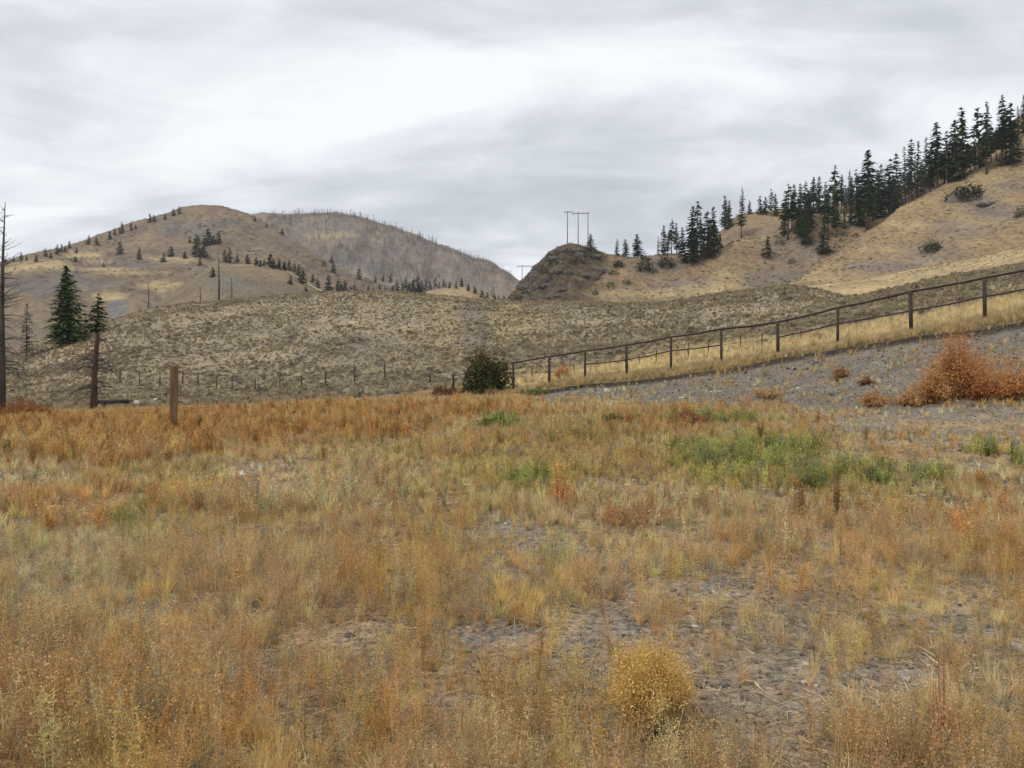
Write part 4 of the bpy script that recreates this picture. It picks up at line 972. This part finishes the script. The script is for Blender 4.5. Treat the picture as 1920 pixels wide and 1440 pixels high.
# ------------------------------------------------------------------ pipe fence on the bank
M_pipe = simple('rusty_pipe', (.045, .032, .027), .7, .4, 5, .2, spec=.3)
tops = [(962, 680), (1030, 668), (1097, 658), (1174, 647), (1258, 632), (1352, 617), (1458, 604), (1571, 577), (1707, 547), (1846, 521), (2000, 490), (2180, 455), (2400, 410)]
bots = [(962, 738), (1030, 725), (1097, 714), (1174, 707), (1258, 699), (1352, 684), (1458, 671), (1571, 652), (1707, 631), (1846, 605), (2000, 572), (2180, 535), (2400, 490)]
def at(px, py, Y): return Vector(((px-CX)/F*Y, Y, CAMZ+(HZ-py)/F*Y))
def wavy(P, a=.005, n=4):
    out = []
    for i in range(len(P)-1):
        for k in range(n): out.append(P[i].lerp(P[i+1], k/n)+Vector((0, R.gauss(0, a*.5), (R.gauss(0, a)-.02*math.sin(math.pi*k/n)) if k else 0)))
    return out+[P[-1]]
o0 = at(962, 738, fenceY(962)); r_ = empty('pipe_fence', o0)
tag(r_, 'long dark pipe fence with square bays climbing along the top of the gravel bank', 'fence')
TP = []
for (p1, t1), (p2, b2) in zip(tops, bots):
    Yf = fenceY(p1); a = at(p1, t1, Yf); b = at(p1, b2+6, Yf); TP.append(a-o0)
    lean = Vector((R.gauss(0, .02), R.gauss(0, .03), 0)); mb = MB()
    mb.tube([b-o0-Vector((0, 0, .2))+lean, a-o0+Vector((0, 0, .0))], [R.uniform(.052, .068)]*2, seg=10)
    mb.build('post', M_pipe, r_, True)
# last posts stepping down to the left behind the bush
LP = [at(850, 703, 41.5)-o0, at(905, 693, 40.2)-o0]
mb = MB(); mb.tube([LP[0]-Vector((0, 0, 1.0)), LP[0]], [.06, .06], seg=8); mb.build('post', M_pipe, r_, True)
mb = MB()
W_ = wavy([TP[0]+(TP[1]-TP[0])*(-.05)]+TP[1:]); mb.tube(W_, [.042]*len(W_), seg=8); mb.build('top_rail', M_pipe, r_, True)
mb = MB(); mb.tube([LP[0]-Vector((0, 0, .05)), LP[1], TP[0]-Vector((0, 0, .6))], [.025]*3, seg=6); mb.build('low_rail', M_pipe, r_, True)
MR = {1097: 683, 1174: 675, 1258: 658, 1352: 647, 1458: 633, 1571: 607, 1707: 583, 1846: 556, 2000: 528, 2180: 495, 2400: 452}
for seq in ((1097, 1174, 1258, 1352), (1458, 1571, 1707, 1846, 2000, 2180, 2400)):
    mb = MB(); W_ = wavy([at(q, MR[q], fenceY(q))-o0 for q in seq], .008); mb.tube(W_, [.028]*len(W_), seg=8); mb.build('middle_rail', M_pipe, r_, True)
# thin wire stock fence beyond, and the one along the foot of the hillside
M_post2 = simple('old_cedar_post', (.07, .055, .045), var=.4, scale=4)
M_wire = simple('fence_wire', (.16, .13, .11), .6, .2, 3, .4)
def wire_fence(pts, label, rad, wires, name='wire_fence'):
    r0 = empty(name, at(*pts[0][:3])); o_ = at(*pts[0][:3]); tag(r0, label, 'fence'); tp = []
    for (p1, b1, Y1, h1) in pts:
        g = ground_hit(p1, b1, ['hillside', 'field']) ; q = at(p1, b1, Y1)
        g = hz(p1, Y1); q = Vector(g)
        ht = h1/F*Y1; tp.append((q-o_, ht)); mb = MB(); l = Vector((R.gauss(0, .05), 0, 0))
        mb.tube([q-o_-Vector((0, 0, .2)), q-o_+Vector((0, 0, ht))+l], [rad*R.uniform(.85, 1.2)]*2, seg=6); mb.build('post', M_post2, r0, True)
    for f in wires:
        mb = MB(); mb.tube([q+Vector((0, 0, t*f)) for q, t in tp], [.012]*len(tp), seg=4); mb.build('wire', M_wire, r0, True)
wire_fence([(q, b, Y, h) for q, b, Y, h in ((998, 708, 50, 26), (1078, 700, 49, 22), (1120, 695, 48, 20), (1199, 695, 47, 22), (1230, 690, 46.5, 25), (1291, 690, 46, 30), (1327, 688, 45, 33), (1388, 677, 44, 33), (1427, 668, 44, 30), (1500, 655, 43, 28))],
           'thin stock fence of stakes in the yellow grass seen through the pipe fence', .035, (.9, .55))
wire_fence([(p, b, Y, h) for p, b, Y, h in ((225, 668, 92, 22), (262, 672, 90, 22), (300, 676, 89, 22), (342, 680, 88, 24), (372, 682, 87, 24), (406, 684, 86, 24), (436, 686, 85, 24), (478, 690, 84, 24), (525, 696, 82, 26), (565, 702, 80, 26), (610, 708, 78, 28), (665, 718, 76, 30), (722, 736, 70, 38), (760, 736, 70, 20), (806, 734, 68, 20), (848, 732, 66, 20))],
           'old fence of dark wooden posts along the foot of the rounded hillside', .075, (.85, .5))

# ------------------------------------------------------------------ power poles
M_pole = simple('power_pole_wood', (.13, .11, .10), var=.3, scale=.6)
M_ins = simple('insulator', (.35, .33, .32), .5, .2, 2)
def pole_frame(pole_px, arms, b, t, Y, label, group=None):
    o_ = at(pole_px[0], b, Y); r0 = empty('power_pole', o_); tag(r0, label, 'power pole', group)
    for q in pole_px:
        mb = MB(); mb.tube([at(q, b+14, Y)-o_, at(q, t, Y)-o_], [.24, .15], seg=8); mb.build('pole', M_pole, r0, True)
    for a0, a1, y in arms:
        mb = MB(); A = at(a0, y, Y)-o_; B = at(a1, y+.3, Y)-o_; mb.box((A+B)/2+Vector((0, -.2, 0)), ((B-A).length, .2, .32)); mb.build('crossarm', M_pole, r0)
        for f in (.06, .94):
            c = A+(B-A)*f; mb = MB(); mb.tube([c-Vector((0, .2, .1)), c-Vector((0, .2, 1.3))], [.09, .06], seg=6); mb.build('insulator', M_ins, r0, True)
pole_frame([1064], [(1058, 1074, 397.5)], 463, 396, 346, 'leftmost tall power pole on the knoll with a short crossarm')
pole_frame([1084, 1102.5], [(1074, 1104, 400)], 464, 397, 348, 'two legged power pole frame with wide crossarm on the knoll top')
pole_frame([979], [(969, 998, 499)], 560, 497, 420, 'distant power pole with crossarm left of the knoll')
pole_frame([995], [(986, 1004, 528)], 566, 522, 240, 'slim power pole in front of the foot of the knoll')

# ------------------------------------------------------------------ bushes in front of the hillside
M_bushg = leafy('bush_leaves', False, (.085, .095, .045), .2)
M_stem = simple('bush_stem', (.09, .065, .05))
Yb = 40.0; p = hz(912, Yb); W = 1.36; r_ = empty('round_bush', p); tag(r_, 'dense dark bush with reddish top at the left end of the pipe fence', 'bush')
def bushcol(q):
    t = min(1, max(0, q.z/2.2)); l = min(1, max(0, (-q.x+.6)/1.8))
    k = t*.6+l*.25-.2+R.gauss(0, .2); k = min(1, max(0, k))
    return (.85+1.0*k, 1-.15*k, .9-.1*k)
mb = MB(); blob(mb, 5200, W, 1.2, 2.15, .13, .35, 1.25, bushcol, .12)
mb.build('foliage', M_bushg, r_)
mb = MB()
for k in range(26):
    a = R.uniform(0, 6.28); limb(mb, Vector((R.gauss(0, .2), R.gauss(0, .2), 0)), a, R.uniform(1.6, 2.4), R.uniform(.7, 2.5), .03, .0, 5, 5, .3)
mb.build('stems', M_stem, r_)
def fuzzy_bush(pxx, Y, w, hgt, col, label, name='tumbleweed', n=260, tr=.3, group=None, fill=2600, asym=0, t0=.3, fs=1.0, rnd=False):
    p = hz(pxx, Y); W = w/F*Y/2; Hh = hgt/F*Y; r0 = empty(name, (p[0], p[1], p[2]-.03)); tag(r0, label, 'weed bush', group)
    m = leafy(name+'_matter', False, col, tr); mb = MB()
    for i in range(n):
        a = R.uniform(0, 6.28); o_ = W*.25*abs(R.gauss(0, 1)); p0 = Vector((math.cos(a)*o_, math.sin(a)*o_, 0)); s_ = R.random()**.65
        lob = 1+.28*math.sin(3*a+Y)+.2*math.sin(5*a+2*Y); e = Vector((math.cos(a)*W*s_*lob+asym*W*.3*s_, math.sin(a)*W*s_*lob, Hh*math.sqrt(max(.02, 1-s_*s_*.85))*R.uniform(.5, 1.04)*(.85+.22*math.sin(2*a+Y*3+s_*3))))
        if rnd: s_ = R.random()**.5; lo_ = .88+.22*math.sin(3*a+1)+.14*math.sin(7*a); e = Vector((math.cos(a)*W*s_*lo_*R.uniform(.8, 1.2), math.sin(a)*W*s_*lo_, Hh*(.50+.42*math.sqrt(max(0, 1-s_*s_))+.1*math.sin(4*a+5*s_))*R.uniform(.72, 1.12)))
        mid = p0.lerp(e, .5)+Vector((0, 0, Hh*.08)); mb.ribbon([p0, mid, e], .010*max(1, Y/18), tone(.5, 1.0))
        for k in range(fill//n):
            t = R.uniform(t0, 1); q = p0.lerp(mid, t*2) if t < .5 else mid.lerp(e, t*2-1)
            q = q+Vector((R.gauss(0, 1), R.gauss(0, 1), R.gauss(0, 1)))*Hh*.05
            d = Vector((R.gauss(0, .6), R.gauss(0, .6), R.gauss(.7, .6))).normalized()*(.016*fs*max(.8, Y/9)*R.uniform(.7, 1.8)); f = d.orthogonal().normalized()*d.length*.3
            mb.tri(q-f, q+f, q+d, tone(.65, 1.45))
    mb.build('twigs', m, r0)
    return r0
fuzzy_bush(1800, 20.8, 140, 142, (.50, .25, .10), 'biggest rust orange weed bush on the face of the gravel bank', n=520, fill=11000, asym=.5)
fuzzy_bush(1752, 20.4, 90, 84, (.50, .28, .12), 'middling rust bush against the left side of the biggest one', n=300, fill=6000)
fuzzy_bush(1850, 19.9, 90, 60, (.40, .17, .07), 'low dark rust bush between the biggest bush and the frame edge', n=260, fill=4600)
fuzzy_bush(1905, 19.4, 120, 88, (.50, .25, .10), 'rust orange weed bush running off the right edge below the bank', n=340, fill=7000)
fuzzy_bush(1990, 19.0, 130, 80, (.44, .21, .08), 'rust bush just beyond the right edge', n=200, fill=3000)
fuzzy_bush(1706, 20.4, 60, 36, (.50, .31, .15), 'low orange brown weed bush at the left end of the rust bushes', n=240, fill=4200)
fuzzy_bush(1640, 21.0, 70, 34, (.45, .27, .12), 'small orange weed bush at the foot of the bank', n=160, fill=2600)
fuzzy_bush(1577, 25.5, 36, 26, (.40, .23, .14), 'small pale brown weed clump high on the bank under the fence', n=90, fill=1200)
fuzzy_bush(1625, 24.0, 30, 18, (.27, .17, .11), 'small dark brown weed clump midway down the bank', n=90, fill=1000)
fuzzy_bush(1440, 25.0, 70, 26, (.50, .33, .17), 'pale tan weed clump at the bank foot in the middle distance', n=120, fill=1600)
fuzzy_bush(835, 39.5, 60, 22, (.20, .10, .07), 'low dark red brown bush left of the dense dark bush', n=160, fill=2400)
fuzzy_bush(1010, 36.5, 50, 16, (.20, .21, .07), 'low olive weed clump at the lower end of the bank edge', n=120, fill=1600)
fuzzy_bush(1055, 42.5, 34, 30, (.48, .28, .12), 'orange weed clump in the yellow grass behind the fence', n=110, fill=1500)
fuzzy_bush(40, 34, 160, 48, (.30, .14, .06), 'brown weed mound at the foot of the tall dead tree', n=260, fill=4200)
def near_bush(pxx, pyb, w, hgt, col, label, **k):
    h = field.hit(pxx, pyb); return fuzzy_bush(pxx, h[1], w, hgt, col, label, **k)
near_bush(1215, 1372, 170, 178, (.66, .46, .17), 'large golden tumbleweed in the foreground with deep shade underneath', n=420, fill=42000, t0=.62, fs=.42, rnd=True)
near_bush(1238, 1405, 60, 90, (.10, .085, .05), 'dark twig clump added as the shade right under the golden tumbleweed', n=120, fill=5000, fs=.4)  # dark twigs put in to stand for the shadow beneath the tumbleweed
near_bush(1765, 1436, 40, 290, (.52, .28, .16), 'slender red weed stalk standing in the foreground at right', n=26, fill=2600, t0=.15, fs=.4)
near_bush(1195, 980, 190, 50, (.45, .27, .14), 'brown weed mound with a dark shaded foot in the middle of the field', n=260, fill=5200)
near_bush(1085, 832, 100, 42, (.34, .27, .10), 'round olive brown weed mound behind the middle of the field', n=240, fill=4000)
near_bush(938, 806, 84, 34, (.17, .22, .06), 'bright green weed clump near the far edge of the field', n=260, fill=4200)
near_bush(1145, 796, 44, 26, (.20, .19, .07), 'small dark olive weed clump near the far edge of the field', n=120, fill=2000)
near_bush(1290, 800, 80, 40, (.28, .14, .075), 'dark reddish weed mound left of the long green patch', n=200, fill=3600)

# ------------------------------------------------------------------ small things by the burnt pine
M_beam = simple('dark_old_beam', (.04, .028, .025), var=.4, scale=3)
M_white = simple('white_paint', (.72, .70, .68), .6, .08, 3)
p = hz(218, 53); y0 = CAMZ+(HZ-763)/F*53
o = empty('timber_barrier', (p[0], p[1], p[2])); tag(o, 'low dark timber barrier lying level beside the burnt pine', 'barrier')
mb = MB(); mb.tube([Vector((-1.25, 0, .38)), Vector((1.15, 0, .40))], [.15, .12], seg=8); mb.build('beam', M_beam, o, True)
for dx in (-.9, -.3, .95): mb = MB(); mb.box((dx, 0, .1), (.26, .24, .5)); mb.build('block', M_beam, o)
def bevel_box(name, size, mat, loc, rz=0, bv=.03):
    bm = bmesh.new(); bmesh.ops.create_cube(bm, size=1)
    for v in bm.verts: v.co.x *= size[0]; v.co.y *= size[1]; v.co.z = (v.co.z+.5)*size[2]
    bmesh.ops.bevel(bm, geom=bm.edges[:], offset=bv, segments=3, affect='EDGES')
    me = bpy.data.meshes.new(name); bm.to_mesh(me); bm.free(); me.materials.append(mat); o = link(name, me, None, loc); o.rotation_euler.z = rz; return o
for q, w, hh, Y, lab in ((256, .36, .42, 53, 'pinkish white block at the right end of the dark timber barrier'), (296, .62, .42, 62, 'small bright white box left of the wooden post')):
    g = hz(q, Y); o = bevel_box('white_block', (w, w*.8, hh+.1), M_white, (g[0], g[1], g[2]-.1), .3, .04); tag(o, lab, 'block')
g = field.hit(446, 894)
bpyrock = bevel_box('pale_stone', (.20, .14, .10), M_white, (g[0], g[1], g[2]-.02), .5, .035); tag(bpyrock, 'pale flat stone on bare gravel right of the rust weeds', 'stone')

# ------------------------------------------------------------------ sky, light, haze
w = bpy.data.worlds.new('World'); S.world = w; w.use_nodes = True; t = w.node_tree; t.nodes.clear()
out = t.nodes.new('ShaderNodeOutputWorld'); bg = t.nodes.new('ShaderNodeBackground')
SUN_EL, SUN_AZ = math.radians(48), math.radians(235)     # azimuth clockwise from +Y
skyn = t.nodes.new('ShaderNodeTexSky'); skyn.sky_type = 'NISHITA'; skyn.sun_disc = False; skyn.sun_elevation = SUN_EL; skyn.sun_rotation = SUN_AZ
tc = t.nodes.new('ShaderNodeTexCoord'); sep = t.nodes.new('ShaderNodeSeparateXYZ'); t.links.new(tc.outputs['Generated'], sep.inputs[0])
def mth(op, a, b=None, clamp=False):
    n = t.nodes.new('ShaderNodeMath'); n.operation = op; n.use_clamp = clamp
    for i, v in enumerate((a, b)):
        if v is None: continue
        if hasattr(v, 'links'): t.links.new(v, n.inputs[i])
        else: n.inputs[i].default_value = v
    return n.outputs[0]
zz = mth('ADD', mth('MAXIMUM', sep.outputs['Z'], 0.0), 0.18)
cx = mth('DIVIDE', sep.outputs['X'], zz); cy = mth('DIVIDE', sep.outputs['Y'], zz)
cmb = t.nodes.new('ShaderNodeCombineXYZ'); t.links.new(cx, cmb.inputs[0]); t.links.new(cy, cmb.inputs[1])
mp = t.nodes.new('ShaderNodeMapping'); t.links.new(cmb.outputs[0], mp.inputs['Vector']); mp.inputs['Location'].default_value = (-4.4, 2.2, 2); mp.inputs['Rotation'].default_value = (0, 0, .25); mp.inputs['Scale'].default_value = (.7, 1.0, 1)
f1_ = noise(t, mp.outputs[0], 0.9, 6, .52, .4); f2_ = noise(t, mp.outputs[0], 2.7, 7, .58, .7)
mixn = mth('ADD', mth('MULTIPLY', f1_, .7), mth('MULTIPLY', f2_, .3))
cl = ramp(t, mixn, [(.40, (.46, .49, .53)), (.465, (.55, .58, .63)), (.515, (.65, .68, .725)), (.56, (.77, .80, .84)), (.625, (.91, .935, .96))])
# an overcast sky is brighter overhead than near the horizon
el = mth('MULTIPLY', mth('SUBTRACT', sep.outputs['Z'], .45), 1.9, True)
gain = mth('ADD', 1.0, mth('MULTIPLY', el, 1.0))
gn = t.nodes.new('ShaderNodeCombineColor')
for i, f in enumerate((1.05, 1.0, .93)): t.links.new(mth('ADD', 1.0, mth('MULTIPLY', mth('SUBTRACT', mth('MULTIPLY', gain, f), 1.0), mth('MINIMUM', mth('MULTIPLY', el, 6), 1.0))), gn.inputs[i])
cl2 = mixc(t, 1.0, cl, gn.outputs[0], 'MULTIPLY')
# strengths: sky texture at 0.08, clouds at their own luminance
skm = mixc(t, 1.0, skyn.outputs[0], (.08, .08, .08), 'MULTIPLY')
fin = mixc(t, .93, skm, cl2)
t.links.new(fin, bg.inputs[0]); bg.inputs[1].default_value = 1.0; t.links.new(bg.outputs[0], out.inputs[0])
ld = bpy.data.lights.new('sun', 'SUN'); ld.energy = 1.5; ld.angle = math.radians(14); ld.color = (1, .95, .88)
lo = bpy.data.objects.new('sun', ld); COL.objects.link(lo)
sd = Vector((math.sin(SUN_AZ)*math.cos(SUN_EL), math.cos(SUN_AZ)*math.cos(SUN_EL), math.sin(SUN_EL)))
lo.rotation_euler = (-sd).to_track_quat('-Z', 'Y').to_euler()
HAZE = True
if HAZE:
    mb = MB(); mb.box((0, 700, 400), (5000, 2400, 812)); hm, ht, ho = nt('thin_haze')
    pv = ht.nodes.new('ShaderNodeVolumePrincipled'); pv.inputs['Density'].default_value = .00011; pv.inputs['Color'].default_value = (.93, .95, 1, 1); pv.inputs['Anisotropy'].default_value = 0.0
    ht.links.new(pv.outputs[0], ho.inputs['Volume'])
    hb = mb.build('haze', hm); tag(hb, 'thin pale haze over the valley', 'haze', None, 'stuff')

cam = bpy.data.cameras.new('camera'); co = bpy.data.objects.new('camera', cam); COL.objects.link(co)
co.location = (0, 0, CAMZ); co.rotation_euler = (math.radians(90), 0, 0)
cam.sensor_width = 36; cam.lens = F/1920*36; cam.shift_y = -(720-HZ)/1920; cam.clip_end = 20000; cam.clip_start = .05
S.camera = co
S.render.resolution_x = 1024; S.render.resolution_y = 768
S.view_settings.view_transform = 'Standard'; S.view_settings.look = 'None'; S.view_settings.exposure = 0.3; S.view_settings.gamma = 1
